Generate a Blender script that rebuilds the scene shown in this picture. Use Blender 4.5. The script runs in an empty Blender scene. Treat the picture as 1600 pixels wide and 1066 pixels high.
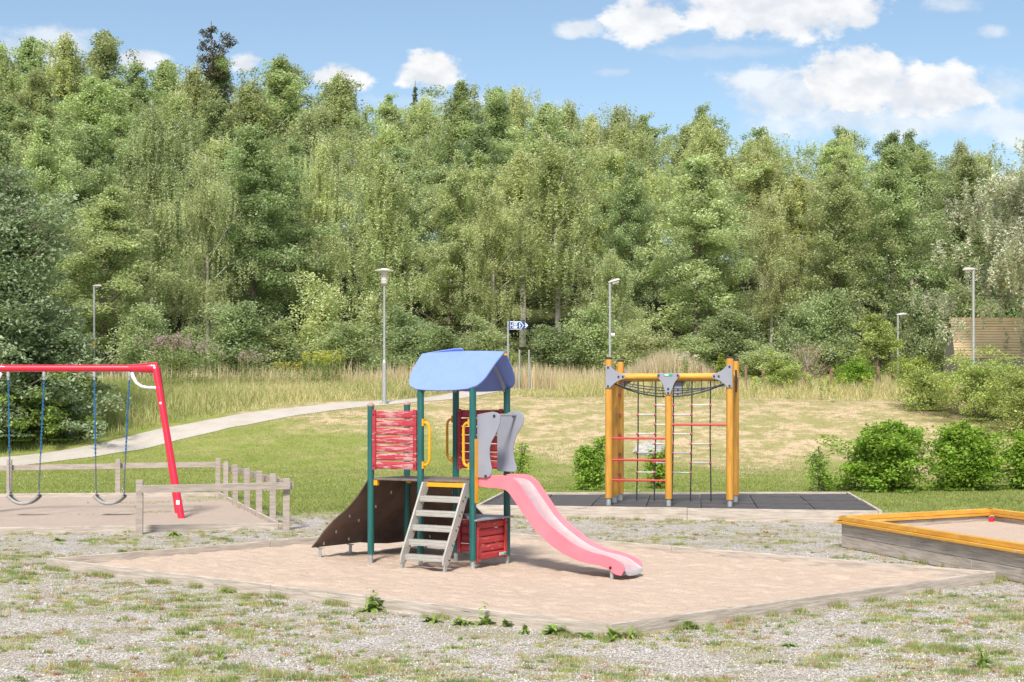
import bpy, math, random
import numpy as np
from mathutils import Vector, Matrix
PI = math.pi
random.seed(7)
S = bpy.context.scene
COL = S.collection

# ------------------------------------------------------------------ camera
CH, FL, HY = 1.9, 2230.0, 640.0
cam = bpy.data.cameras.new("camera"); camo = bpy.data.objects.new("camera", cam); COL.objects.link(camo)
camo.location = (0, 0, CH); camo.rotation_euler = (PI/2, 0, 0)
cam.sensor_width = 36; cam.lens = 36*FL/1600; cam.shift_y = (HY-533)/1600
cam.clip_start = 0.1; cam.clip_end = 2000
S.camera = camo
S.view_settings.view_transform = 'Standard'; S.view_settings.look = 'None'
S.view_settings.exposure = 1.5; S.view_settings.gamma = 1
S.cycles.max_bounces = 6; S.cycles.transparent_max_bounces = 6; S.cycles.diffuse_bounces = 3
S.cycles.use_denoising = True

# ------------------------------------------------------------------ sun and sky
SUN_EL, SUN_AZ = 47, 191          # azimuth clockwise from +Y (north): the sun stands behind the camera's left shoulder
sd = bpy.data.lights.new("sun", 'SUN'); so = bpy.data.objects.new("sun", sd); COL.objects.link(so)
sd.energy = 2.0; sd.angle = math.radians(10); sd.color = (1, .94, .84)
az = math.radians(SUN_AZ); el = math.radians(SUN_EL)
sdir = Vector((math.sin(az)*math.cos(el), math.cos(az)*math.cos(el), math.sin(el)))
so.rotation_euler = sdir.to_track_quat('Z', 'Y').to_euler()
so.location = (0, -20, 40)

W = bpy.data.worlds.new("World"); S.world = W; W.use_nodes = True
nt = W.node_tree; nt.nodes.clear()
def N(nt, t, **k):
    n = nt.nodes.new(t)
    for a, b in k.items(): setattr(n, a, b)
    return n
def math_(nt, op, a, b=None, c=None, clamp=False):
    n = nt.nodes.new('ShaderNodeMath'); n.operation = op; n.use_clamp = clamp
    for i, v in enumerate((a, b, c)):
        if v is None: continue
        if isinstance(v, (int, float)): n.inputs[i].default_value = v
        else: nt.links.new(v, n.inputs[i])
    return n.outputs[0]
def smooth(nt, v, a, b, x=0., y=1.):
    n = nt.nodes.new('ShaderNodeMapRange'); n.interpolation_type = 'SMOOTHSTEP'
    nt.links.new(v, n.inputs[0])
    for i, q in enumerate((a, b, x, y)): n.inputs[i+1].default_value = q
    return n.outputs[0]
def mix(nt, f, a, b, bt='MIX'):
    n = nt.nodes.new('ShaderNodeMix'); n.data_type = 'RGBA'; n.blend_type = bt
    for s, v in ((n.inputs[0], f), (n.inputs[6], a), (n.inputs[7], b)):
        if isinstance(v, (int, float)): s.default_value = v
        elif isinstance(v, tuple): s.default_value = v if len(v) == 4 else (*v, 1)
        else: nt.links.new(v, s)
    return n.outputs[2]
sky = N(nt, 'ShaderNodeTexSky', sky_type='NISHITA', sun_disc=False)
sky.sun_elevation = el; sky.sun_rotation = az; sky.air_density = 1.0; sky.dust_density = .6; sky.ozone_density = 2.6
tc = N(nt, 'ShaderNodeTexCoord'); sx = N(nt, 'ShaderNodeSeparateXYZ'); nt.links.new(tc.outputs['Generated'], sx.inputs[0])
yy = math_(nt, 'MAXIMUM', sx.outputs[1], .02)
U = math_(nt, 'DIVIDE', sx.outputs[0], yy); V = math_(nt, 'DIVIDE', sx.outputs[2], yy)
cb = N(nt, 'ShaderNodeCombineXYZ'); nt.links.new(U, cb.inputs[0]); nt.links.new(math_(nt, 'MULTIPLY', V, 1.5), cb.inputs[1])
nz = N(nt, 'ShaderNodeTexNoise'); nz.inputs['Scale'].default_value = 24; nz.inputs['Detail'].default_value = 9; nz.inputs['Roughness'].default_value = .55
nt.links.new(cb.outputs[0], nz.inputs['Vector'])
nz2 = N(nt, 'ShaderNodeTexNoise'); nz2.inputs['Scale'].default_value = 75; nz2.inputs['Detail'].default_value = 8; nz2.inputs['Roughness'].default_value = .6
nt.links.new(cb.outputs[0], nz2.inputs['Vector'])
nn = math_(nt, 'ADD', math_(nt, 'MULTIPLY', math_(nt, 'SUBTRACT', nz.outputs[0], .5), 1.7), math_(nt, 'MULTIPLY', math_(nt, 'SUBTRACT', nz2.outputs[0], .5), .9))
total = None; lowsum = None
# clouds: direction of the middle, half width, half height, softness, strength
for (px, py, a, b, soft, k) in ((1340,128,92,52,.35,1),(1450,145,110,38,.4,.95),(1240,150,110,42,.6,.75),(1180,128,62,17,.6,.75),(1390,185,260,34,.7,.6),(1215,18,150,42,.4,.95),
        (1010,34,62,36,.4,.95),(1320,15,60,34,.4,.9),(905,44,40,15,.6,.75),(672,112,45,30,.35,1),(530,122,42,20,.4,.95),(215,92,40,18,.5,.9),(385,100,28,16,.5,.9),(60,80,90,40,.7,.6),
        (1490,8,45,14,.8,.5),(1552,50,26,12,.8,.6),(1120,80,120,12,.8,.25),(955,112,32,8,.8,.4),(1560,140,60,30,.8,.45),(1590,200,60,26,.6,.6),(700,160,160,12,.9,.35)):
    u0, v0 = (px-800)/FL, (HY-py)/FL
    du = math_(nt, 'DIVIDE', math_(nt, 'SUBTRACT', U, u0), a*1.25/FL); dv = math_(nt, 'DIVIDE', math_(nt, 'SUBTRACT', V, v0), b*1.25/FL)
    r = math_(nt, 'SQRT', math_(nt, 'ADD', math_(nt, 'MULTIPLY', du, du), math_(nt, 'MULTIPLY', dv, dv)))
    e = math_(nt, 'ADD', r, math_(nt, 'MULTIPLY', nn, 1.05))
    m = smooth(nt, e, 1.0, 1.0-soft, 0, k)
    total = m if total is None else math_(nt, 'MAXIMUM', total, m)
total = math_(nt, 'MULTIPLY', total, math_(nt, 'GREATER_THAN', sx.outputs[1], .05))
# unseen sky above the view: added broken cloud, thickened to give fill light
nz3 = N(nt, 'ShaderNodeTexNoise'); nz3.inputs['Scale'].default_value = 3; nz3.inputs['Detail'].default_value = 7
nt.links.new(tc.outputs['Generated'], nz3.inputs['Vector'])
fill_cloud = math_(nt, 'MULTIPLY', smooth(nt, nz3.outputs[0], .42, .55), smooth(nt, sx.outputs[2], .3, .42))
total = math_(nt, 'MAXIMUM', total, fill_cloud)
cc = mix(nt, smooth(nt, nz.outputs[0], .35, .62), (.99, .99, .99), (.76, .79, .84))
lp = mix(nt, 1.0, sky.outputs[0], (1.0, 1.0, .93), 'MULTIPLY')
hs = N(nt, 'ShaderNodeHueSaturation'); hs.inputs['Saturation'].default_value = .95; hs.inputs['Value'].default_value = 1.0
nt.links.new(lp, hs.inputs['Color'])
bg1 = N(nt, 'ShaderNodeBackground'); bg1.inputs[1].default_value = .060; nt.links.new(hs.outputs[0], bg1.inputs[0])
bg2 = N(nt, 'ShaderNodeBackground'); bg2.inputs[1].default_value = .37; nt.links.new(cc, bg2.inputs[0])
ms = N(nt, 'ShaderNodeMixShader'); nt.links.new(total, ms.inputs[0]); nt.links.new(bg1.outputs[0], ms.inputs[1]); nt.links.new(bg2.outputs[0], ms.inputs[2])
wo = N(nt, 'ShaderNodeOutputWorld'); nt.links.new(ms.outputs[0], wo.inputs[0])

# ------------------------------------------------------------------ materials
def mat(name, c, rough=.6, var=0., vscale=8., c2=None, bump=0., bscale=60., metal=0., stretch=None, wear=None, wscale=12., wthr=.56, coat=0.):
    m = bpy.data.materials.new(name); m.use_nodes = True; t = m.node_tree; b = t.nodes['Principled BSDF']
    b.inputs['Roughness'].default_value = rough; b.inputs['Metallic'].default_value = metal
    if coat: b.inputs['Coat Weight'].default_value = coat
    tc = N(t, 'ShaderNodeTexCoord'); mp = N(t, 'ShaderNodeMapping'); t.links.new(tc.outputs['Object'], mp.inputs[0])
    if stretch: mp.inputs['Scale'].default_value = stretch
    col = None
    if c2 is None: c2 = tuple(x*(1-var) for x in c)
    n = N(t, 'ShaderNodeTexNoise'); n.inputs['Scale'].default_value = vscale; n.inputs['Detail'].default_value = 6; n.inputs['Roughness'].default_value = .65
    t.links.new(mp.outputs[0], n.inputs[0])
    col = mix(t, smooth(t, n.outputs[0], .35, .65), c, c2)
    if wear:
        n2 = N(t, 'ShaderNodeTexNoise'); n2.inputs['Scale'].default_value = wscale; n2.inputs['Detail'].default_value = 8; n2.inputs['Roughness'].default_value = .7
        t.links.new(mp.outputs[0], n2.inputs[0])
        col = mix(t, smooth(t, n2.outputs[0], wthr, wthr+.04), col, wear)
    t.links.new(col, b.inputs['Base Color'])
    if bump:
        n3 = N(t, 'ShaderNodeTexNoise'); n3.inputs['Scale'].default_value = bscale; n3.inputs['Detail'].default_value = 4
        t.links.new(mp.outputs[0], n3.inputs[0])
        bp = N(t, 'ShaderNodeBump'); bp.inputs['Strength'].default_value = 1; bp.inputs['Distance'].default_value = bump
        t.links.new(n3.outputs[0], bp.inputs['Height']); t.links.new(bp.outputs[0], b.inputs['Normal'])
    return m
M = {}
M['teal'] = mat('teal_painted_wood', (.008,.085,.085), .45, c2=(.015,.12,.115), vscale=5, stretch=(4,4,.6), wear=(.22,.30,.27), wscale=14, wthr=.70, bump=.002, bscale=25)
M['red_wood'] = mat('weathered_red_boards', (.42,.035,.055), .6, c2=(.30,.02,.035), vscale=6, stretch=(1,1,5), wear=(.62,.42,.40), wscale=3.5, wthr=.60, bump=.003)
M['peel_wood'] = mat('peeling_red_boards', (.42,.035,.06), .65, c2=(.34,.03,.05), vscale=6, stretch=(.55,.55,5.5), wear=(.50,.27,.27), wscale=6.0, wthr=.505, bump=.004)
M['bright_red'] = mat('bright_red_boards', (.55,.045,.04), .55, c2=(.42,.03,.04), vscale=4, stretch=(1,1,6), wear=(.58,.22,.24), wscale=4, wthr=.58, bump=.003)
M['blue'] = mat('light_blue_panel', (.20,.295,.72), .5, var=.06, vscale=9, bump=.0006, bscale=120)
M['blue_edge'] = mat('blue_panel_core', (.13,.42,.66), .5, var=.1)
M['yellow'] = mat('yellow_enamel', (.80,.36,.012), .38, var=.12)
M['grey_panel'] = mat('grey_laminate_panel', (.27,.28,.34), .5, var=.08, vscale=5)
M['pink'] = mat('faded_pink_panel', (.80,.17,.225), .5, c2=(.79,.205,.255), vscale=3, wear=(.74,.16,.21), wscale=7, wthr=.70)
M['steel'] = mat('brushed_stainless', (.70,.69,.69), .34, metal=.6, var=.15, vscale=4, stretch=(.5,8,8))
M['alu'] = mat('weathered_aluminium', (.50,.48,.45), .5, metal=.35, var=.18, vscale=9, stretch=(1,6,6))
M['galv'] = mat('galvanised_steel', (.46,.47,.47), .5, metal=.5, var=.2, vscale=14)
M['brown'] = mat('dark_brown_laminate', (.10,.062,.050), .36, c2=(.145,.098,.082), vscale=4, bump=.001)
M['deck'] = mat('worn_brown_deck', (.12,.085,.07), .55, c2=(.19,.15,.13), vscale=5)
M['bolt'] = mat('dark_bolt', (.03,.03,.035), .4, var=.2)
M['hold'] = mat('pale_bolt_head', (.55,.53,.48), .4, var=.2)
M['cap'] = mat('pinkish_post_cap', (.42,.26,.22), .7, var=.2)
M['red_metal'] = mat('red_painted_steel', (.70,.012,.045), .3, var=.08, coat=.3)
M['white_metal'] = mat('white_bent_tube', (.78,.78,.80), .3, var=.06)
M['chain_blue'] = mat('blue_coated_chain', (.02,.13,.32), .4, var=.3, vscale=40)
M['chain_dark'] = mat('bare_dark_chain', (.10,.13,.19), .4, var=.3, vscale=40)
M['seat'] = mat('pale_grey_rubber_seat', (.33,.315,.30), .6, var=.2)
M['rubber'] = mat('black_rubber', (.03,.03,.035), .6, var=.3)
M['old_wood'] = mat('silvered_timber', (.42,.355,.31), .8, c2=(.30,.255,.225), vscale=3, stretch=(1.2,1.2,9), wear=(.20,.15,.12), wscale=3.2, wthr=.68, bump=.004)
M['edge_wood'] = mat('bleached_edging_board', (.52,.45,.39), .8, c2=(.34,.29,.255), vscale=3.5, stretch=(.8,.8,12), wear=(.17,.13,.11), wscale=3.6, wthr=.63, bump=.006, bscale=12)
M['ochre'] = mat('ochre_stained_post', (.60,.295,.045), .5, c2=(.48,.22,.03), vscale=3, stretch=(7,7,.8), wear=(.30,.18,.08), wscale=6, wthr=.60, bump=.002)
M['ochre_rail'] = mat('ochre_stained_rail', (.67,.36,.05), .55, c2=(.56,.27,.035), vscale=3, stretch=(1,1,6), wear=(.55,.45,.33), wscale=4, wthr=.60, bump=.002)
M['rope'] = mat('black_rope', (.025,.026,.035), .8, var=.3, vscale=60)
M['net_blue'] = mat('slate_rope', (.05,.055,.09), .8, var=.3, vscale=60)
M['knob'] = mat('faded_red_knob', (.55,.09,.12), .5, var=.2)
M['rung'] = mat('pale_plastic_rung', (.62,.62,.62), .4, var=.15)
M['mat_rubber'] = mat('rubber_mat', (.050,.046,.048), .8, c2=(.085,.078,.080), vscale=3, bump=.004, bscale=40, wear=(.17,.155,.15), wscale=9, wthr=.60)
M['sign_blue'] = mat('blue_sign', (.01,.06,.25), .4, var=.05)
M['sign_white'] = mat('white_sign_face', (.8,.82,.85), .4, var=.03)
M['green_plate'] = mat('green_maker_plate', (.02,.38,.22), .4, var=.2, vscale=60)
M['lamp_grey'] = mat('lamp_housing', (.50,.49,.46), .5, var=.15)
M['lamp_glass'] = mat('milky_lamp_glass', (.62,.55,.52), .2, var=.1)
M['bark'] = mat('grey_brown_bark', (.20,.16,.13), .9, c2=(.12,.095,.08), vscale=2.5, stretch=(3,3,.8), bump=.02, bscale=8)
M['birch_bark'] = mat('white_birch_bark', (.55,.50,.45), .8, c2=(.42,.37,.33), vscale=2, wear=(.07,.06,.055), wscale=2.6, wthr=.56, stretch=(1,1,2.2))
M['rust'] = mat('rusty_stake', (.30,.165,.125), .8, var=.3)
M['lath'] = mat('pale_pine_lath', (.85,.67,.44), .7, c2=(.72,.54,.33), vscale=5, stretch=(.4,1,6))
M['stone'] = mat('pale_boulder', (.42,.41,.40), .85, c2=(.29,.28,.27), vscale=6, bump=.02, bscale=12)
M['toy_green'] = mat('green_stalk', (.14,.2,.05), .8, var=.2)
M['toy_red'] = mat('red_plastic', (.6,.02,.04), .35, var=.1)
M['flower_y'] = mat('yellow_flower', (.75,.55,.02), .7, var=.2)

def leaf_mat(name, c, vary=.35, trans=.45, rough=.6):
    m = bpy.data.materials.new(name); m.use_nodes = True; t = m.node_tree; b = t.nodes['Principled BSDF']; out = t.nodes['Material Output']
    at = N(t, 'ShaderNodeAttribute', attribute_name='tint', attribute_type='GEOMETRY')
    oi = N(t, 'ShaderNodeObjectInfo')
    base = mix(t, 1.0, at.outputs['Color'], c, 'MULTIPLY')
    h = N(t, 'ShaderNodeHueSaturation'); t.links.new(base, h.inputs['Color'])
    t.links.new(math_(t, 'ADD', math_(t, 'MULTIPLY', oi.outputs['Random'], -.035*vary/.35), .5+.012*vary/.35), h.inputs['Hue'])
    r2 = math_(t, 'FRACT', math_(t, 'MULTIPLY', oi.outputs['Random'], 7.31))
    t.links.new(math_(t, 'ADD', math_(t, 'MULTIPLY', r2, vary), 1-vary/2), h.inputs['Value'])
    r3 = math_(t, 'FRACT', math_(t, 'MULTIPLY', oi.outputs['Random'], 17.7))
    t.links.new(math_(t, 'ADD', math_(t, 'MULTIPLY', r3, .3*vary), .90-.15*vary), h.inputs['Saturation'])
    t.links.new(h.outputs[0], b.inputs['Base Color']); b.inputs['Roughness'].default_value = rough; b.inputs['Specular IOR Level'].default_value = .2
    tr = N(t, 'ShaderNodeBsdfTranslucent'); 
    tc_ = mix(t, 1.0, h.outputs[0], (1.15, 1.2, .75), 'MULTIPLY'); t.links.new(tc_, tr.inputs[0])
    mx = N(t, 'ShaderNodeMixShader'); mx.inputs[0].default_value = trans
    t.links.new(b.outputs[0], mx.inputs[1]); t.links.new(tr.outputs[0], mx.inputs[2]); t.links.new(mx.outputs[0], out.inputs[0])
    return m
L = {}
L['birch'] = leaf_mat('birch_leaves', (.47,.53,.28))
L['aspen'] = leaf_mat('aspen_leaves', (.39,.48,.25))
L['alder'] = leaf_mat('alder_leaves', (.33,.42,.22))
L['conifer'] = leaf_mat('conifer_needles', (.13,.17,.08), vary=.2, trans=.1)
L['pine'] = leaf_mat('pine_needles', (.13,.125,.065), vary=.1, trans=.1)
L['willow'] = leaf_mat('silver_willow_leaves', (.54,.57,.45), vary=.02, trans=.35)
L['dark'] = leaf_mat('dark_broad_leaves', (.27,.355,.20), vary=.1, trans=.3, rough=.4)
L['hedge'] = leaf_mat('hornbeam_leaves', (.25,.41,.035), vary=.12, trans=.45)
L['weed'] = leaf_mat('weed_leaves', (.25,.36,.07), vary=.15, trans=.4)
L['grass'] = leaf_mat('grass_blades', (1,1,1), vary=0, trans=.35, rough=.7)
L['thuja'] = leaf_mat('thuja_leaves', (.30,.38,.05), vary=.1, trans=.35)
L['bramble'] = leaf_mat('bramble_leaves', (.35,.44,.12), vary=.15, trans=.4)

# ------------------------------------------------------------------ mesh helpers
class MB:
    def __init__(s): s.v = []; s.f = []; s.cut = []
    def add(s, vs, fs):
        o = len(s.v); s.cut.append((o, len(s.f))); s.v += [tuple(x) for x in vs]; s.f += [tuple(i+o for i in f) for f in fs]; return s
    def box(s, c, d, R=None):
        vs = []
        for x in (-.5,.5):
            for y in (-.5,.5):
                for z in (-.5,.5):
                    p = Vector((x*d[0], y*d[1], z*d[2]))
                    if R: p = R @ p
                    vs.append(p+Vector(c))
        return s.add(vs, [(0,1,3,2),(4,6,7,5),(0,4,5,1),(2,3,7,6),(0,2,6,4),(1,5,7,3)])
    def beam(s, a, b, w, h, up=(0,0,1)):       # box from a to b, w wide sideways, h along up
        a, b = Vector(a), Vector(b); d = (b-a); l = d.length; d.normalize()
        sd_ = d.cross(Vector(up)).normalized(); u = sd_.cross(d)
        R = Matrix((d, sd_, u)).transposed()
        return s.box((a+b)/2, (l, w, h), R)
    def tube(s, pts, r, n=10, cap=True, r2=None):
        pts = [Vector(p) for p in pts]; k = len(pts); vs = []; prev = None
        for i, p in enumerate(pts):
            d = (pts[min(i+1,k-1)]-pts[max(i-1,0)]).normalized()
            a = d.orthogonal().normalized() if prev is None else (prev-d*prev.dot(d)).normalized()
            prev = a; b = d.cross(a)
            rr = r if r2 is None else r+(r2-r)*i/(k-1)
            if isinstance(r, (list, tuple)): rr = r[i]
            for j in range(n):
                t = 2*PI*j/n; vs.append(p+(a*math.cos(t)+b*math.sin(t))*rr)
        fs = [(i*n+j, i*n+(j+1)%n, (i+1)*n+(j+1)%n, (i+1)*n+j) for i in range(k-1) for j in range(n)]
        if cap: fs += [tuple(range(n))[::-1], tuple((k-1)*n+j for j in range(n))]
        return s.add(vs, fs)
    def prism(s, poly, f0, f1):                # poly of 2-tuples, f0/f1 map them to 3D on both faces
        n = len(poly); vs = [f0(*p) for p in poly]+[f1(*p) for p in poly]
        return s.add(vs, [tuple(range(n)), tuple(range(2*n-1, n-1, -1))]+[(i, n+i, n+(i+1)%n, (i+1)%n) for i in range(n)])
    def grid(s, f, nu, nv, thick=None):        # f(i,j) -> Vector; closed slab if thick
        P = [[Vector(f(i/(nu-1), j/(nv-1))) for j in range(nv)] for i in range(nu)]
        vs = [p for r in P for p in r]; fs = [(i*nv+j, (i+1)*nv+j, (i+1)*nv+j+1, i*nv+j+1) for i in range(nu-1) for j in range(nv-1)]
        if thick:
            o = len(vs); nr = []
            for i in range(nu):
                for j in range(nv):
                    a = P[min(i+1,nu-1)][j]-P[max(i-1,0)][j]; b = P[i][min(j+1,nv-1)]-P[i][max(j-1,0)]
                    nr.append(P[i][j]-a.cross(b).normalized()*thick)
            fs2 = [tuple(q+o for q in f[::-1]) for f in fs]; vs += nr; fs += fs2
            bd = [i*nv for i in range(nu)]+[(nu-1)*nv+j for j in range(1,nv)]+[i*nv+nv-1 for i in range(nu-2,-1,-1)]+[j for j in range(nv-2,0,-1)]
            for q in range(len(bd)):
                a, b = bd[q], bd[(q+1)%len(bd)]; fs.append((b, a, a+o, b+o))
        return s.add(vs, fs)
    def build(s, name, m, parent=None, bevel=0., sm=True, loc=None):
        if name in ('bolt', 'hold') and len(s.cut) > 1 and parent:      # every bolt head an object of its own
            c = s.cut+[(len(s.v), len(s.f))]
            for (v0, f0), (v1, f1) in zip(c, c[1:]):
                q = MB(); q.v = s.v[v0:v1]; q.f = [tuple(i-v0 for i in f) for f in s.f[f0:f1]]; q.build(name, m, parent, bevel, sm)
            return None
        me = bpy.data.meshes.new(name); me.from_pydata(s.v, [], s.f); me.validate(); me.update()
        import bmesh
        bm = bmesh.new(); bm.from_mesh(me); bmesh.ops.recalc_face_normals(bm, faces=bm.faces); bm.to_mesh(me); bm.free()
        me.materials.append(m)
        if sm:
            me.polygons.foreach_set('use_smooth', [True]*len(me.polygons)); me.set_sharp_from_angle(angle=.6)
        o = bpy.data.objects.new(name, me); COL.objects.link(o)
        if parent: o.parent = parent
        if loc: o.location = loc
        if bevel:
            b = o.modifiers.new('bevel', 'BEVEL'); b.width = bevel; b.segments = 2; b.limit_method = 'ANGLE'
        return o
def tag(o, label=None, cat=None, group=None, kind=None):
    if label: o['label'] = label
    if cat: o['category'] = cat
    if group: o['group'] = group
    if kind: o['kind'] = kind
    return o
def thing(name, label, cat, loc=(0,0,0), rz=0, group=None):
    o = bpy.data.objects.new(name, None); COL.objects.link(o); o.location = loc; o.rotation_euler = (0,0,rz); o.empty_display_size = .2
    return tag(o, label, cat, group)
def copy_tree(o, parent=None):
    c = o.copy(); COL.objects.link(c)
    if parent: c.parent = parent
    for ch in list(o.children): copy_tree(ch, c)
    return c
def mesh_np(name, V, F, m, tint=None, parent=None, smooth=False):
    V = np.asarray(V, np.float32).reshape(-1, 3); F = np.asarray(F, np.int32); nf, k = F.shape
    me = bpy.data.meshes.new(name); me.vertices.add(len(V)); me.vertices.foreach_set('co', V.ravel())
    me.loops.add(nf*k); me.loops.foreach_set('vertex_index', F.ravel())
    me.polygons.add(nf); me.polygons.foreach_set('loop_start', np.arange(nf, dtype=np.int32)*k)
    me.update(calc_edges=True)
    if tint is not None:
        at = me.attributes.new('tint', 'FLOAT_COLOR', 'FACE'); at.data.foreach_set('color', np.c_[tint, np.ones(nf)].astype(np.float32).ravel())
    me.materials.append(m)
    if smooth: me.polygons.foreach_set('use_smooth', [True]*nf)
    o = bpy.data.objects.new(name, me); COL.objects.link(o)
    if parent: o.parent = parent
    return o
rng = np.random.default_rng(3)
_lat = rng.random((256, 256))
def vnoise(x, y, s=1., o=0):
    x = np.asarray(x, float)*s+37.3+o*11.7; y = np.asarray(y, float)*s+91.1+o*5.3
    i = np.floor(x).astype(int); j = np.floor(y).astype(int); fx = x-i; fy = y-j; fx = fx*fx*(3-2*fx); fy = fy*fy*(3-2*fy)
    g = lambda a, b: _lat[a % 256, b % 256]
    return (g(i,j)*(1-fx)+g(i+1,j)*fx)*(1-fy)+(g(i,j+1)*(1-fx)+g(i+1,j+1)*fx)*fy
def fbm(x, y, s=1., o=0): return .55*vnoise(x,y,s,o)+.28*vnoise(x,y,s*2.1,o+1)+.17*vnoise(x,y,s*4.3,o+2)

# ------------------------------------------------------------------ terrain
_ty = [0, 33, 38, 42, 45, 48, 51, 54, 60, 68, 75, 90, 110, 130, 160, 260]
_tz = [0, 0, .03, .22, .62, 1.20, 1.76, 2.20, 2.62, 2.95, 3.3, 6.6, 11.2, 15.8, 19.5, 24]
def hz(x, y):
    x = np.asarray(x, float); y = np.asarray(y, float)
    z = np.interp(y, _ty, _tz)
    z = z + np.where(y > 60, (vnoise(x, y, .06)-.5)*np.minimum(1.6, (y-60)*.05), 0)
    z = z + np.clip((y-36)/12, 0, 1)*(vnoise(x, y, .13, 5)-.5)*.16
    z = z + np.clip((y-95)/40, 0, 1)*np.clip(-x/40, -1, 1)*3.0
    return z
def zt(x, y): return float(hz(x, y))
def gx(px, Y): return (px-800)*Y/FL
def gz(py, Y): return CH+(HY-py)*Y/FL
def P(px, py, z=0.):                           # where the line of sight through a photo pixel meets height z
    Y = (CH-z)*FL/(py-HY); return Vector((gx(px, Y), Y, z))

ys = np.concatenate([np.arange(2, 34, 1.), np.arange(34, 60, .5), np.arange(60, 140, 2.), np.arange(140, 401, 10.)])
xs = np.concatenate([np.arange(-200, -40, 10.), np.arange(-40, 40.1, 1.), np.arange(50, 201, 10.)])
GX, GY = np.meshgrid(xs, ys, indexing='ij'); GZ = hz(GX, np.minimum(GY, 260))
ni, nj = GX.shape; idx = np.arange(ni*nj).reshape(ni, nj)
F = np.stack([idx[:-1,:-1], idx[1:,:-1], idx[1:,1:], idx[:-1,1:]], -1).reshape(-1, 4)

PATH = [(-30,38.2),(-22,39.7),(-16,42.3),(-12.9,45),(-10.6,48),(-8.0,51),(-5.6,53.4),(-3.9,54.7),(-2.3,57),(-1.2,61.0)]
def ground_mat():
    m = bpy.data.materials.new('ground_gravel_and_grass'); m.use_nodes = True; t = m.node_tree; b = t.nodes['Principled BSDF']; b.inputs['Roughness'].default_value = .95
    b.inputs['Specular IOR Level'].default_value = .15
    tc = N(t, 'ShaderNodeTexCoord'); sx = N(t, 'ShaderNodeSeparateXYZ'); t.links.new(tc.outputs['Object'], sx.inputs[0])
    def noise(s, d=5, r=.6):
        n = N(t, 'ShaderNodeTexNoise'); n.inputs['Scale'].default_value = s; n.inputs['Detail'].default_value = d; n.inputs['Roughness'].default_value = r
        t.links.new(tc.outputs['Object'], n.inputs[0]); return n.outputs[0]
    vo = N(t, 'ShaderNodeTexVoronoi'); vo.inputs['Scale'].default_value = 62; t.links.new(tc.outputs['Object'], vo.inputs[0])
    vb = N(t, 'ShaderNodeRGBToBW'); t.links.new(vo.outputs['Color'], vb.inputs[0])
    g = mix(t, smooth(t, vb.outputs[0], .15, .85), (.26,.24,.225), (.78,.73,.69))
    g = mix(t, smooth(t, noise(2.2), .42, .62), g, mix(t, .5, g, (.40,.33,.25)))
    g = mix(t, smooth(t, vo.outputs['Distance'], .35, .75), g, mix(t, .55, g, (.10,.09,.08)))
    moss = math_(t, 'MULTIPLY', smooth(t, noise(1.3, 8, .7), .50, .60), .7)
    g = mix(t, moss, g, mix(t, smooth(t, noise(14), .4, .6), (.20,.22,.09), (.33,.27,.15)))
    # lawn
    dry = math_(t, 'ADD', math_(t, 'ADD', math_(t, 'MULTIPLY', math_(t, 'SUBTRACT', sx.outputs[1], 40), .09), math_(t, 'MULTIPLY', sx.outputs[0], .05)), math_(t, 'MULTIPLY', math_(t, 'SUBTRACT', noise(.35), .5), 2.2))
    gr = mix(t, smooth(t, noise(1.6, 8), .35, .65), (.20,.25,.05), (.28,.30,.09))
    dr = mix(t, smooth(t, noise(.9, 9, .7), .44, .56), (.58,.44,.30), (.34,.31,.14))
    lw = mix(t, smooth(t, dry, .1, .75), gr, dr); lw = mix(t, math_(t, 'MULTIPLY', smooth(t, noise(3.0, 8, .7), .49, .58), .75), lw, (.26,.26,.09))
    e = math_(t, 'ADD', sx.outputs[1], math_(t, 'MULTIPLY', math_(t, 'SUBTRACT', noise(.8, 8, .7), .5), 7))
    c = mix(t, smooth(t, e, 24.5, 27.5), g, lw)
    c = mix(t, smooth(t, math_(t, 'ADD', sx.outputs[1], 0), 55, 62), c, (.25,.22,.09))
    c = mix(t, smooth(t, sx.outputs[1], 72, 78), c, mix(t, smooth(t, noise(.6), .4, .6), (.05,.045,.025), (.07,.09,.03)))
    t.links.new(c, b.inputs['Base Color'])
    bp = N(t, 'ShaderNodeBump'); bp.inputs['Distance'].default_value = .012; bp.inputs['Strength'].default_value = 1
    t.links.new(math_(t, 'SUBTRACT', 1, vo.outputs['Distance']), bp.inputs['Height']); t.links.new(bp.outputs[0], b.inputs['Normal'])
    return m
tag(mesh_np('ground', np.stack([GX, GY, GZ], -1), F, ground_mat(), smooth=True), 'pale gravel yard turning to mown lawn and a wooded slope behind', kind='structure')

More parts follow.
